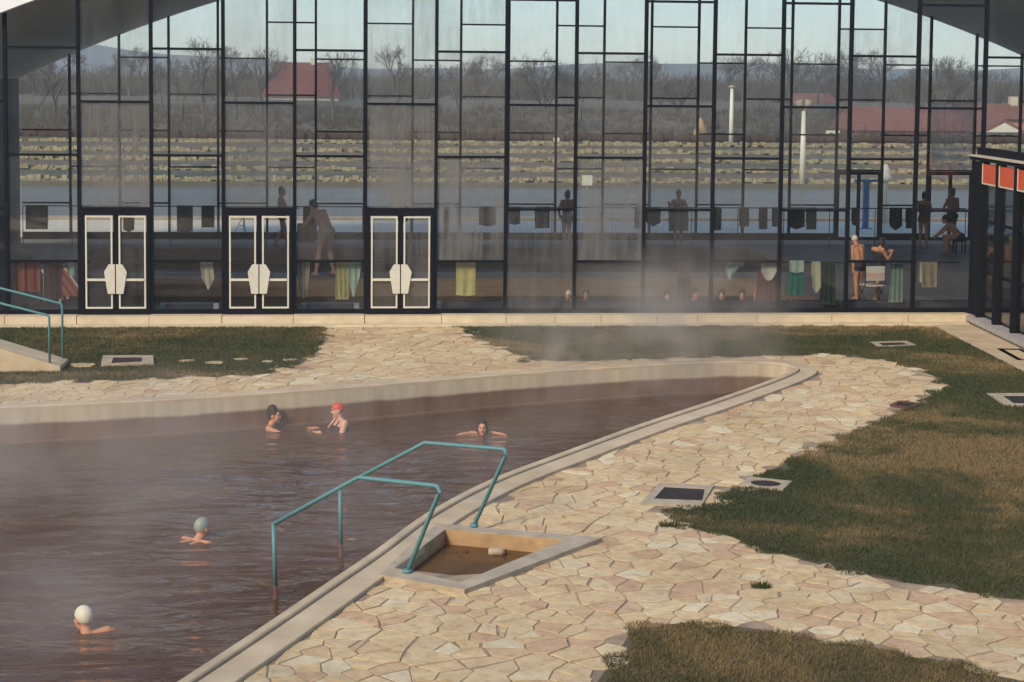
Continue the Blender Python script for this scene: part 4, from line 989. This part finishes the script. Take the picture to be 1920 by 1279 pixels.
cloth('cloth_brown', (.10, .075, .06)); cloth('towel_white', (.70, .67, .57)); cloth('cloth_maroon', (.17, .055, .06)); cloth('cloth_teal', (.03, .20, .17)); cloth('cloth_green', (.022, .045, .035))
cloth('cloth_sage', (.22, .32, .27)); cloth('cloth_khaki', (.36, .31, .22)); cloth('cloth_navy', (.02, .022, .035)); cloth('cloth_grey', (.17, .17, .18)); cloth('cloth_rust', (.20, .09, .055)); cloth('cloth_plum', (.09, .05, .06))
NR = 'towels on the front window bar'
YT = 37.76
# drying bar behind the front glass, carried by brackets
rl = empty('towel_bar', (3.0, YT, 1.30)); tag(rl, 'thin dark bar for towels just behind the front glass', 'rail')
bm = bmesh.new(); tube(bm, [(-10.4, 0, 0), (10.2, 0, 0)], .012, 8); obj('bar', bm, 'steel_dark', rl, True)
for i in range(-1, 13):
    x = X0+PITCH*i; bm = bmesh.new(); tube(bm, [(x-3.0, -.12, 0), (x-3.0, 0, 0)], .01, 6); obj('bracket', bm, 'steel_dark', rl)
towel('towel', 'thin cream towel hanging between the first two doors', 'towel', -3.41, -3.15, YT, 1.31, .70, 'towel_cream', .3, 2, 0, 1, .15, NR, bot=.5)
towel('shirt', 'crumpled grey striped cloth beside the second door', 'towel', -1.38, -1.08, YT, 1.31, .52, 'cloth_stripe', .4, 3, -.55, 2, .05, NR, bot=.3)
towel('towel', 'olive yellow towel left of the mint one', 'towel', -.54, -.26, YT, 1.31, .50, 'towel_olive', .5, 3, 0, 3, 0, NR)
towel('towel', 'mint and white towel hanging left of the third door', 'towel', -.255, .01, YT, 1.31, .53, 'towel_mint', .4, 2, 0, 4, -.12, NR, bot=.6)
towel('towel', 'bright yellow towel right of the third door', 'towel', 2.05, 2.47, YT, 1.31, .57, 'towel_yellow', .5, 2, 0, 5, 0, NR, bot=.15)
towel('bathrobe', 'long dark brown robe hanging in the middle of the front glass', 'robe', 6.85, 7.23, YT, 1.31, .36, 'cloth_brown', .3, 3, .35, 6, -.06, NR)
towel('towel', 'small pale green and white cloth hanging askew', 'towel', 7.98, 8.36, YT, 1.31, .92, 'towel_mint', .3, 2, -.4, 7, -.35, NR, bot=.5)
towel('skirt', 'maroon skirt hanging behind the rounded white cloth', 'clothing', 8.62, 9.16, YT+.05, 1.31, .45, 'cloth_maroon', .2, 5, .25, 8, 0, NR)
towel('towel', 'white cloth with rounded lower edge over the maroon skirt', 'towel', 8.73, 9.07, YT-.03, 1.33, .90, 'towel_white', .3, 1, 0, 9, 0, NR, round_=.9)
towel('dress', 'teal green dress hanging at the glass', 'clothing', 9.29, 9.73, YT, 1.31, .58, 'cloth_teal', .3, 3, .35, 10, -.05, NR)
towel('towel', 'cream towel thrown over the top of the teal dress', 'towel', 9.36, 9.68, YT-.035, 1.335, 1.06, 'towel_mint', .4, 2, 0, 30, 0, NR, bot=.4)
towel('towel', 'narrow cream yellow towel right of the teal dress', 'towel', 9.86, 10.06, YT, 1.31, .62, 'towel_cream', .5, 1, 0, 11, .08, NR, bot=.3)
towel('bathrobe', 'long dark green robe hanging right of the narrow cream towel', 'robe', 10.05, 10.42, YT, 1.31, .36, 'cloth_green', .3, 3, .2, 12, 0, NR)
towel('towel', 'pale sage green towel hanging beside the reading bather', 'towel', 11.62, 11.95, YT, 1.28, .42, 'cloth_sage', .3, 3, .2, 13, -.1, NR)
towel('trousers', 'khaki trousers folded over the bar at the right end', 'clothing', 12.34, 12.68, YT, 1.30, .75, 'cloth_khaki', .6, 2, 0, 14, 0, NR)
towel('towel', 'narrow white cloth left of the khaki trousers', 'towel', 12.22, 12.33, YT, 1.30, .86, 'towel_white', .4, 1, 0, 15, .1, NR)
towel('blanket', 'dark brown blanket hanging left of the first door', 'blanket', -6.68, -6.30, YT, 1.31, .52, 'cloth_plum', .4, 3, 0, 16, 0, NR)
towel('towel', 'small mint towel left of the first door', 'towel', -6.19, -6.04, YT, 1.31, 1.00, 'towel_mint', .4, 1, 0, 17, 0, NR)
towel('beach_cloth', 'red striped cloth hanging at the far left of the front glass', 'towel', -7.30, -6.76, YT, 1.31, .68, 'canvas_red', .4, 5, 0, 18, 0, NR)
towel('coat', 'dark coat held by the bending person between the pools', 'clothing', -1.66, -1.22, 46.34, 1.42, .92, 'cloth_navy', .6, 3, 0, 71)
# shoes standing under the teal dress
for k, dx in enumerate((0, .11)):
    s_ = empty('slipper', (9.34+dx, 38.0, .43)); tag(s_, 'pale slipper under the teal dress, %s one' % ('left' if k == 0 else 'right'), 'slipper', 'slippers on the heater')
    bm = bmesh.new(); ellipsoid(bm, (0, 0, .018), (.042, .12, .018)); obj('sole', bm, 'towel_cream', s_, True)
    bm = bmesh.new(); ellipsoid(bm, (0, -.05, .035), (.042, .06, .032)); obj('upper', bm, 'towel_cream', s_, True)
# far towel rail
fr_ = empty('towel_rail', (3.6, 54.2, .1)); tag(fr_, 'long dark towel rail along the far glass', 'rail')
bm = bmesh.new(); tube(bm, [(-13.8, 0, 1.20), (15.5, 0, 1.20)], .016, 8); obj('bar', bm, 'steel_dark', fr_, True)
for i in range(21):
    bm = bmesh.new(); tube(bm, [(-13.8+i*1.465, 0, 0), (-13.8+i*1.465, 0, 1.20)], .013, 6); obj('post', bm, 'steel_dark', fr_)
far = [(-10.11, -9.45, .59), (-7.2, -6.87, .51), (-5.59, -5.11, .51), (-4.85, -4.46, .65), (-1.77, -1.41, .6), (1.12, 1.45, .77), (2.55, 2.72, .44), (3.64, 4.17, .7), (4.58, 4.92, .75), (5.38, 5.84, .65), (8.5, 8.82, .62), (8.86, 9.32, .71),
       (9.58, 10.2, .57), (10.98, 11.25, .59), (11.81, 12.13, .71), (12.44, 12.71, .63), (12.86, 13.17, .71), (13.37, 13.9, .63), (13.95, 14.28, .63), (15.41, 15.65, .74), (16.63, 17.03, .6), (17.15, 17.41, .67)]
fm = ['cloth_navy', 'cloth_plum', 'cloth_grey', 'cloth_navy', 'cloth_navy', 'cloth_plum', 'cloth_navy', 'cloth_grey', 'cloth_navy', 'cloth_plum', 'cloth_plum', 'cloth_navy', 'canvas_grey', 'cloth_navy', 'cloth_rust', 'cloth_plum', 'cloth_plum', 'cloth_navy', 'cloth_khaki', 'cloth_grey', 'cloth_navy', 'cloth_navy']
stripe_mat('canvas_grey', [(.30, .30, .27), (.07, .08, .09), (.28, .27, .24), (.34, .31, .25)], 0, 4.0)
cn = {'cloth_navy': 'near black', 'cloth_plum': 'dark plum', 'cloth_grey': 'grey', 'canvas_grey': 'grey striped', 'cloth_rust': 'rust brown', 'cloth_khaki': 'khaki'}
for i, ((a, b, zb), m_) in enumerate(zip(far, fm)):
    towel('towel', '%s towel on the far rail, %s cloth from the left' % (cn[m_], ordn(i)), 'towel', a, b, 54.2, 1.315, zb, m_, .7, 2+i % 3, 0, 40+i, 0, 'towels on the far rail', bot=.1*(i % 3))
# low heater boxes behind the front glass
for i in (1, 3):
    o = empty('heater', (X0+PITCH*(i+.5), 37.95, .1)); tag(o, 'short dark heater box with grey ends behind the glass %s' % ('between the first two doors' if i == 1 else 'between the second and third doors'), 'heater', 'heaters behind the front glass')
    bobj('casing', 'heater', (-.50, .50, -.08, .1, .08, .30), o)
    for s in (-1, 1): bobj('end_cap', 'heater_end', (.50 if s > 0 else -.62, .62 if s > 0 else -.50, -.07, .09, 0, .29), o)
for i in range(5, 13):
    o = empty('heater', (X0+PITCH*(i+.5), 37.95, .1)); tag(o, 'long dark heater box behind the front glass, %s bay right of the doors' % ordn(i-5), 'heater', 'heaters behind the front glass')
    bobj('casing', 'heater', (-.73 if i > 5 else -.60, .73, -.08, .1, .02, .325), o); bobj('top_grille', 'steel_dark', (-.70 if i > 5 else -.58, .70, -.06, .08, .326, .336), o)
    if i == 5: bobj('end_cap', 'heater_end', (-.72, -.605, -.07, .09, 0, .31), o)
# striped folding chair beside the bathers
ch = empty('folding_chair', (12.02, 40.15, .1), R(8)); tag(ch, 'folding chair with pink and white striped canvas back beside two bathers', 'chair')
bobj('backrest', 'canvas_pink', (-.23, .23, -.012, .012, .52, .86), ch); bobj('seat', 'canvas_pink', (-.23, .23, -.02, .40, .385, .41), ch)
for s in (-1, 1):
    bm = bmesh.new(); tube(bm, [(s*.245, .02, .90), (s*.245, .0, .45), (s*.245, .38, 0)], .013, 6); obj('leg', bm, 'steel_dark', ch)
    bm = bmesh.new(); tube(bm, [(s*.245, .40, .40), (s*.245, -.10, 0)], .013, 6); obj('leg', bm, 'steel_dark', ch)
# dark parapet stair ends at the left of the hall
dk = empty('deck_chair', (-6.75, 40.6, .1), R(35)); tag(dk, 'deck chair with pale wooden frame behind the red striped cloth', 'chair')
bm = bmesh.new()
for s in (-1, 1): box(bm, s*.28-.02, s*.28+.02, -.5, .5, 0, .04)
for v in bm.verts: v.co.z += .12+(v.co.y+.5)*.55
obj('frame', bm, 'cream_paint', dk)
bm = bmesh.new(); box(bm, -.26, .26, -.45, .48, .0, .012)
for v in bm.verts: v.co.z += .14+(v.co.y+.5)*.55
obj('canvas', bm, 'canvas_red', dk)
for s in (-1, 1): bobj('leg', 'cream_paint', (s*.28-.02, s*.28+.02, .36, .40, 0, .58), dk); bobj('leg', 'cream_paint', (s*.28-.02, s*.28+.02, -.44, -.40, 0, .14), dk)

# ================================================================== BEYOND THE HALL
TY = [92, 98, 104.5, 111.5, 119]; TS = .24
def tz(x, y):
    if y < 62: return -.05
    if y < 66.8: return -.06
    if y < 91.0: return -1.2
    k = sum(1 for t in TY if y >= t)
    z = -.12+TS*k
    if y > 121: z += .012*min(y-121, 120)+.002*max(0, min(y, 900)-232)
    return z
ys = [55.6, 58, 62, 66.7, 66.82, 75, 90.9, 91.05]
for t in TY: ys += [t-.03, t+.03]
ys += list(np.linspace(121, 200, 16))+list(np.geomspace(210, 1900, 24))
xs_ = list(np.linspace(-60, 110, 36)); xs_ = [-1800, -1200, -700, -300, -140]+xs_+[200, 400, 800, 1200, 1800]
bm = bmesh.new(); G = [[bm.verts.new((x, y, tz(x, y)+(0 if y < 113 else .25*math.sin(x*.06)*math.sin(y*.05)))) for x in xs_] for y in ys]
for a, b in zip(G, G[1:]):
    for i in range(len(xs_)-1): bm.faces.new((a[i], a[i+1], b[i+1], b[i]))
tag(obj('terrain', bm, 'terrain'), kind='structure')
tag(bobj('pale_pavement', 'pale_paving', (-60, 110, 58.6, 65.2, -.06, .0)), kind='structure')
tag(bobj('lake_edge', 'concrete_grey', (-60, 110, 66.2, 66.75, -.9, .03)), kind='structure')
tag(bobj('lake_edge', 'ground', (-60, 110, 90.75, 91.3, -.9, -.10)), kind='structure')
sheet('lake_water', [(-80, 66.7), (130, 66.7), (130, 90.9), (-80, 90.9)], [], -.32, 'lake_water')
# stone faced terraces
for k, t in enumerate(TY):
    o = empty('terrace_wall', (8, t, 0)); tag(o, 'low dry stone terrace wall, %s row up from the water' % ORD[k], 'wall', 'stone terrace walls beyond the pool')
    z0 = -.12+TS*k; z1 = z0+TS; bm = bmesh.new()
    for c in range(2):
        x = -42.0
        while x < 62:
            wd = random.uniform(.12, .42); hh = TS/2
            if random.random() > .13:
                box(bm, x-8+.012, x+wd-8-.02, -.22-random.uniform(0, .14), .10, z0-.04+c*hh, z0+(c+1)*hh-.02+random.uniform(-.03, .10 if c else .02))
            x += wd
    tag(obj('wall_stones', bm, 'terrace_stone', o), kind='stuff')
# lamp posts
def lamp(lbl, x, y, z0, z1, head):
    o = empty('lamp_post', (x, y, z0)); tag(o, lbl, 'lamp post'); h = z1-z0
    bm = bmesh.new(); tube(bm, [(0, 0, 0), (0, 0, h*.5), (0, 0, h)], [.17, .145, .10], 10); obj('post', bm, 'white_paint', o, True)
    bm = bmesh.new()
    if head == 1: tube(bm, [(0, 0, h), (0, 0, h+.1), (0, 0, h+.22)], [.13, .3, .06], 10)
    else:
        for s in (-1, 1): tube(bm, [(s*.05, 0, h), (s*.20, 0, h+.25), (s*.30, 0, h+.55)], [.06, .15, .24], 10)
    obj('lamp_head', bm, 'concrete_grey', o, True)
lamp('white tapered lamp post on the top terrace', 25.4, 119.6, 1.05, 4.8, 1)
lamp('white lamp post with twin cups at the water edge', 23.28, 91.4, -.1, 3.75, 2)
sg = empty('white_board', (33.2, 122, 1.1)); tag(sg, 'blank white board standing behind the terraces', 'sign')
bobj('panel', 'white_paint', (-.5, .5, -.03, .03, .05, .78), sg)
for s in (-1, 1): bobj('leg', 'concrete_grey', (s*.4-.03, s*.4+.03, .04, .09, -.3, .7), sg)
sg = empty('white_board', (11.62, 90.0, -.35)); tag(sg, 'small white board at the far water edge, middle', 'sign')
bobj('panel', 'white_paint', (-.27, .27, -.03, .03, .2, .72), sg); bobj('leg', 'concrete_grey', (-.03, .03, .04, .08, -.9, .5), sg)
bx_ = empty('white_crate', (13.3, 119.6, 1.06)); tag(bx_, 'pale crate lying on the upper terrace', 'crate'); bobj('body', 'white_paint', (-.2, .2, -.15, .15, 0, .26), bx_); bobj('lid', 'concrete_grey', (-.21, .21, -.16, .16, .261, .29), bx_)
es_ = empty('easel', (-4.03, 60.2, 0)); tag(es_, 'thin dark easel stand outside behind the second door', 'easel')
for p, q in (((-.22, 0, 0), (.05, 0, .58)), ((.12, 0, 0), (.06, 0, .58)), ((.05, .3, 0), (.055, .02, .56))):
    bm = bmesh.new(); tube(bm, [p, q], .012, 6); obj('leg', bm, 'steel_dark', es_)
bm = bmesh.new(); tube(bm, [(-.12, -.01, .22), (.11, -.01, .22)], .01, 6); obj('crossbar', bm, 'steel_dark', es_)
bs = empty('blue_stand', (18.14, 62.0, -.0)); tag(bs, 'blue T shaped metal stand outside the right far door', 'stand')
bobj('post', 'blue_paint', (-.10, .10, -.08, .08, 0, 1.68), bs); bobj('crossbar', 'blue_paint', (-.42, .42, -.09, .09, 1.69, 1.78), bs); bobj('base_plate', 'blue_paint', (-.22, .22, -.2, .2, 0.005, .03), bs)
wb = empty('fountain', (19.6, 64.5, 0)); tag(wb, 'white drinking fountain column outside near the blue stand', 'fountain')
bm = bmesh.new(); tube(bm, [(0, 0, 0), (0, 0, 1.5), (0, 0, 1.6)], [.12, .09, .2], 10); obj('column', bm, 'white_paint', wb, True)
bm = bmesh.new(); tube(bm, [(0, 0, 1.61), (0, 0, 1.75), (-.05, 0, 2.2)], [.26, .22, .12], 10); obj('bowl', bm, 'white_paint', wb, True)
hd_ = bmesh.new()
for k in range(230):
    x = -36+k*.38; hh = .45+.25*random.random()
    ellipsoid(hd_, (x-5, random.uniform(-.3, .3), hh*.5), (.35, .4, hh*.6), None, 6, 5)
hd = obj('hedge', hd_, 'hedge'); hd.location = (5, 121.0, 1.02); tag(hd, 'low reddish brown hedge along the top of the terraces', 'hedge')
# houses
def house(lbl, x, y, z, wdt, dep, hw, hr, inset, wall, roof, rz=0, windows=(), chim=True, gable_front=False):
    o = empty('house', (x, y, z), rz); tag(o, lbl, 'house', 'houses beyond the terraces')
    a, b = wdt/2, dep/2
    bobj('wall', wall, (-a, a, -b, b, -.5, hw), o)
    bm = bmesh.new(); e = .35
    if not gable_front:
        V = [(-a-e, -b-e, hw+.01), (a+e, -b-e, hw+.01), (a+e, b+e, hw+.01), (-a-e, b+e, hw+.01), (-a-e+inset, 0, hw+hr), (a+e-inset, 0, hw+hr)]
        Fs = [(0, 1, 5, 4), (2, 3, 4, 5), (1, 2, 5), (3, 0, 4), (3, 2, 1, 0)]
    else:
        V = [(-a-e, -b-e, hw+.01), (a+e, -b-e, hw+.01), (a+e, b+e, hw+.01), (-a-e, b+e, hw+.01), (0, -b-e, hw+hr), (0, b+e, hw+hr)]
        Fs = [(0, 4, 5, 3), (1, 2, 5, 4), (3, 2, 1, 0), (0, 1, 4), (2, 3, 5)]
    v = [bm.verts.new(p) for p in V]
    for f_ in Fs: bm.faces.new([v[i] for i in f_])
    bmesh.ops.recalc_face_normals(bm, faces=bm.faces); rf = obj('roof', bm, roof, o)
    if gable_front:
        bm = bmesh.new(); q = [bm.verts.new(p) for p in ((-a, -b-e-.02, hw+.02), (a, -b-e-.02, hw+.02), (0, -b-e-.02, hw+hr-.25))]; bm.faces.new(q); obj('gable', bm, wall, o)
    if chim: bobj('chimney', 'wall_cream', (a*.3-.3, a*.3+.3, -.3, .3, hw+hr*.5, hw+hr+.6), rf)
    for (wx, wz) in windows:
        wn = bobj('window', 'window_dark', (wx-.3, wx+.3, -b-.03, -b+.02, wz, wz+.8), o)
    return o
house('house with a big steep dark red tiled roof, left of centre', -7.6, 230, 1.1, 9.4, 8, 1.75, 4.4, 1.6, 'wall_cream', 'roof_tile', 0, ((-3, .5), (-1, .5), (1.4, .5), (3.2, .5)))
house('long low house with a wide rust red roof at the right', 42.0, 132, .55, 10.4, 6, 1.15, 1.75, .5, 'wall_pink', 'roof_rust', 0, ((-3, .2), (0, .2), (3, .2)), False)
house('small white house with a gable facing the viewer at far right', 45.9, 125, .55, 2.7, 4, 1.25, .95, 0, 'wall_white', 'roof_rust', 0, ((-.6, .3), (.5, .3)), False, True)
house('low white outbuilding joined left of the small gabled house', 43.4, 125.5, .55, 2.0, 3, .75, .35, .2, 'wall_white', 'roof_rust', 0, ((0, .1),), False)
house('pink house with a low roof behind the white gable', 52.0, 140, .55, 7, 5, 1.9, 1.2, .5, 'wall_pink', 'roof_rust', 0, ((-2, .6), (0, .6)), True)
house('distant house with an orange roof between bare trees at right', 60.5, 235, -.6, 7, 6, 2.2, 2.2, .8, 'wall_cream', 'roof_rust', 0, (), False)
0 and house('small pale cottage left of centre behind bare trees', 3.6, 205, 1.6, 4.5, 4, 1.6, 1.0, .3, 'wall_cream', 'roof_rust', 0, ((0, .4),), False)
hs = empty('haystack', (24.9, 128, 1.1)); tag(hs, 'small tawny haystack with a pole on the field', 'haystack')
bm = bmesh.new(); tube(bm, [(0, 0, 0), (0, 0, .4), (0, 0, .8), (0, 0, 1.5)], [.45, .55, .35, .06], 12); obj('heap', bm, 'basin_wall', hs, True)
bm = bmesh.new(); tube(bm, [(0, 0, 1.4), (0, 0, 2.0)], .04, 6); obj('pole', bm, 'bark', hs)
vp = empty('utility_pole', (3.3, 160, 1.4)); tag(vp, 'dark wooden utility pole on the field', 'pole')
bm = bmesh.new(); tube(bm, [(0, 0, 0), (0, 0, 4.6)], .12, 8); obj('post', bm, 'bark', vp); bobj('crossarm', 'bark', (-.1, .7, -.05, .05, 4.3, 4.42), vp)
# bare trees
def tree_mesh(seed, H, spread):
    rnd = random.Random(seed); V = []; Fc = []
    def seg(p, q, r0_, r1_):
        d = (q-p).normalized(); a = d.cross(Vector((0, 0, 1)) if abs(d.z) < .95 else Vector((1, 0, 0))).normalized(); b = d.cross(a); n0 = len(V)
        for c, r_ in ((p, r0_), (q, r1_)):
            for k in range(3): V.append(c+(a*math.cos(k*2.0944)+b*math.sin(k*2.0944))*r_)
        for k in range(3): Fc.append((n0+k, n0+(k+1) % 3, n0+3+(k+1) % 3, n0+3+k))
    def grow(p, d, L, r_, lev):
        q = p+d*L; 
        mid = p.lerp(q, .5)+Vector((rnd.uniform(-1, 1), rnd.uniform(-1, 1), 0))*L*.05
        seg(p, mid, r_, r_*.85); seg(mid, q, r_*.85, r_*.7)
        if lev == 0: return
        n = rnd.choice((2, 3, 3)) if lev > 2 else rnd.choice((3, 3, 4))
        for k in range(n):
            a_ = rnd.uniform(0, 2*math.pi); t_ = rnd.uniform(.35, .95)*spread
            a2, b2, d2 = frame_of(d); nd = (d*math.cos(t_)+(a2*math.cos(a_)+b2*math.sin(a_))*math.sin(t_)+Vector((0, 0, .12))).normalized()
            grow(q if k == 0 else p.lerp(q, rnd.uniform(.55, 1)), nd, L*rnd.uniform(.6, .82), max(r_*.6, .012), lev-1)
    trunk_end = Vector((0, 0, H*.22)); seg(Vector((0, 0, -.3)), trunk_end, H*.026, H*.02)
    nT = len(Fc)
    for k in range(3): grow(trunk_end, Vector((rnd.uniform(-.5, .5), rnd.uniform(-.5, .5), 1)).normalized(), H*.25, H*.016, 5)
    tm = bpy.data.meshes.new('trunk'); tm.from_pydata([tuple(v) for v in V[:nT*6]], [], Fc[:nT]); tm.materials.append(MT['bark'])
    cm = bpy.data.meshes.new('crown'); cm.from_pydata([tuple(v) for v in V[6*nT:]], [], [tuple(i-6*nT for i in f_) for f_ in Fc[nT:]]); cm.materials.append(MT['bark'])
    return tm, cm
TM = [tree_mesh(100+i, 6.5, s) for i, s in enumerate((1.0, .8, 1.15, .7, 1.05, .9))]
spots = []
rt = random.Random(5)
for i in range(44):
    y = rt.uniform(135, 330); xc = y*(rt.uniform(-.215, .37)); spots.append((xc/y, xc, y, rt.uniform(.75, 1.2)*(1.0 if y < 220 else 1.15), i % 6, rt.uniform(0, 6)))
spots += [(a, a*y, y, s, k, 1.0) for a, y, s, k in ((-.10, 150, 1.05, 0), (-.07, 165, 1.0, 2), (.055, 150, 1.05, 4), (.105, 140, 1.05, 2), (.125, 150, 1.05, 0), (.02, 170, 1.1, 1), (.245, 160, 1.15, 3), (.30, 180, 1.2, 5), (-.17, 150, 1.2, 4), (-.20, 160, 1.3, 5))]
spots.sort()
for i, (_, x, y, s, k, rz) in enumerate(spots):
    o = empty('bare_tree', (x, y, tz(x, y)-.1), rz); o.scale = (s, s, s)
    tag(o, 'bare leafless tree beyond the terraces, %s tree counted from the left' % ordn(i), 'tree', 'bare trees beyond the terraces')
    for nm, me in (('trunk', TM[k][0]), ('crown', TM[k][1])):
        c = bpy.data.objects.new(nm, me); COL.objects.link(c); c.parent = o
# brushwood thicket on the field and along the horizon
def thicket(name, n, y0, y1, h0, h1, lbl, thick=.03):
    ps, fs = [], []; rq = np.random.default_rng(3)
    for i in range(n):
        y = rq.uniform(y0, y1); x = y*rq.uniform(-.26, .43); b = np.array([x, y, tz(x, y)-.05]); hh = rq.uniform(h0, h1)*(.6+.5*abs(math.sin(x*.11+y*.05)))
        for k in range(11):
            a = rq.uniform(0, 6.28); l = rq.uniform(.1, .8)*hh; t = b+np.array([math.cos(a)*l, math.sin(a)*l, hh*rq.uniform(.5, 1)]); s = b+np.array([math.cos(a+1)*l*.4, math.sin(a+1)*l*.4, hh*.0])
            w_ = thick*(y/150); n0 = len(ps); ps += [tuple(s-[w_, 0, 0]), tuple(s+[w_, 0, 0]), tuple(t)]; fs.append((n0, n0+1, n0+2))
    me = bpy.data.meshes.new(name); me.from_pydata(ps, [], fs); o = link(name, me, 'scrub'); tag(o, lbl, 'scrub', kind='stuff')
thicket('brushwood', 2600, 123, 190, .5, 1.5, 'brown brushwood and dry bushes on the fields behind the terraces')
thicket('far_thicket', 3000, 240, 420, 2.0, 5.0, 'grey brown wooded strip in the far distance', .05)
# hills
def hill(y, xs0, amp, base, seed):
    rnd = random.Random(seed); bm = bmesh.new(); n = 90; ph = [rnd.uniform(0, 6) for _ in range(5)]
    top = []; bot = []; bk = []
    for i in range(n+1):
        x = xs0[0]+(xs0[1]-xs0[0])*i/n; h = base+amp*max(0, .5+.5*math.sin(x/xs0[2]+ph[0]))*(.75+.25*math.sin(x/xs0[2]*2.3+ph[1]))+amp*.05*math.sin(x/xs0[2]*9+ph[2])
        bot.append(bm.verts.new((x, y, -5))); top.append(bm.verts.new((x, y+h*5, h))); bk.append(bm.verts.new((x, y+h*11, -5)))
    for a, b in ((bot, top), (top, bk)):
        for i in range(n): bm.faces.new((a[i], a[i+1], b[i+1], b[i]))
    tag(obj('hills', bm, 'scrub', None, True), kind='structure')
hill(1150, (-1000, 1300, 190), 15, 7, 2)
hill(1550, (-1500, 1800, 280), 38, 12, 5)

# ================================================================== AIR AND STEAM
def volume(name, mesh_bm, density, color, kind, noisy=None, aniso=.3):
    m = bpy.data.materials.new(name); m.use_nodes = True; t = m.node_tree
    for n in list(t.nodes):
        if n.type != 'OUTPUT_MATERIAL': t.nodes.remove(n)
    out = [n for n in t.nodes if n.type == 'OUTPUT_MATERIAL'][0]
    pv = _n(t, 'ShaderNodeVolumePrincipled'); pv.inputs['Color'].default_value = (*color, 1); pv.inputs['Density'].default_value = density
    pv.inputs['Anisotropy'].default_value = aniso
    t.links.new(pv.outputs[0], out.inputs['Volume'])
    if noisy: noisy(t, pv)
    MT[name] = m
    o = obj(name, mesh_bm, name); tag(o, kind='stuff'); return o
bm = bmesh.new(); box(bm, -1900, 1900, -60, 2000, -8, 120)
volume('haze', bm, .0006, (.86, .95, 1.0), 'stuff', None, .2)
def steam_nodes(t, pv):
    pos = _n(t, 'ShaderNodeNewGeometry').outputs['Position']
    sx = _n(t, 'ShaderNodeSeparateXYZ'); t.links.new(pos, sx.inputs[0])
    n1 = noise(t, coords(t, True, (.55, .45, .8)), 1.0, 3, .55, .5)
    mr = _n(t, 'ShaderNodeMapRange'); mr.inputs[1].default_value = .46; mr.inputs[2].default_value = .70; mr.inputs[3].default_value = .05; mr.inputs[4].default_value = 1.0
    t.links.new(n1, mr.inputs[0])
    fz = _n(t, 'ShaderNodeMapRange'); fz.inputs[1].default_value = -.5; fz.inputs[2].default_value = 1.0; fz.inputs[3].default_value = 1; fz.inputs[4].default_value = 0
    t.links.new(sx.outputs[2], fz.inputs[0])
    mu = _n(t, 'ShaderNodeMath', operation='MULTIPLY'); t.links.new(mr.outputs[0], mu.inputs[0]); t.links.new(fz.outputs[0], mu.inputs[1])
    m2 = _n(t, 'ShaderNodeMath', operation='MULTIPLY'); m2.inputs[1].default_value = .23; t.links.new(mu.outputs[0], m2.inputs[0])
    t.links.new(m2.outputs[0], pv.inputs['Density'])
bm = bmesh.new(); prism(bm, [p for p in offset_line(RIM, -.08) if p[0] > -11][::1]+[(-11, 12.0)], -.495, 1.0)
bmesh.ops.recalc_face_normals(bm, faces=bm.faces)
st_ = volume('steam', bm, .05, (.93, .84, .74), 'stuff', steam_nodes, .3)
tag(st_, 'thin drifting steam above the thermal pool', 'steam')
def puff(c, rad, dens, sc):
    def nodes(t, pv):
        tc = _n(t, 'ShaderNodeTexCoord').outputs['Object']
        ln = _n(t, 'ShaderNodeVectorMath', operation='LENGTH'); t.links.new(tc, ln.inputs[0])
        fo = _n(t, 'ShaderNodeMapRange'); fo.interpolation_type = 'SMOOTHSTEP'; fo.inputs[1].default_value = 1.0; fo.inputs[2].default_value = .15; fo.inputs[3].default_value = 0; fo.inputs[4].default_value = 1
        t.links.new(ln.outputs['Value'], fo.inputs[0])
        n1 = noise(t, coords(t, True, (1, .8, .9)), sc, 3, .55, .6)
        mr = _n(t, 'ShaderNodeMapRange'); mr.inputs[1].default_value = .38; mr.inputs[2].default_value = .70; t.links.new(n1, mr.inputs[0])
        mu = _n(t, 'ShaderNodeMath', operation='MULTIPLY'); t.links.new(fo.outputs[0], mu.inputs[0]); t.links.new(mr.outputs[0], mu.inputs[1])
        m2 = _n(t, 'ShaderNodeMath', operation='MULTIPLY'); m2.inputs[1].default_value = dens; t.links.new(mu.outputs[0], m2.inputs[0]); t.links.new(m2.outputs[0], pv.inputs['Density'])
    bm = bmesh.new(); ellipsoid(bm, (0, 0, 0), (1, 1, 1), None, 20, 12)
    o = volume('steam', bm, .1, (.95, .87, .78), 'stuff', nodes, .3); o.location = c; o.scale = rad; return o
tag(puff((5.0, 31.3, .45), (3.6, 1.6, 1.6), .85, .8), 'pale steam plume rising from the far end of the pool', 'steam')
tag(puff((-4.2, 24.0, .35), (4.6, 4.0, 1.1), .17, .6), 'broad warm haze of steam over the left half of the pool', 'steam')
tag(puff((6.6, 34.6, .8), (2.8, 1.7, 1.6), .5, 1.0), 'wisp of steam drifting over the lawn towards the hall', 'steam')
cy.volume_step_rate = 1.0; cy.volume_max_steps = 64
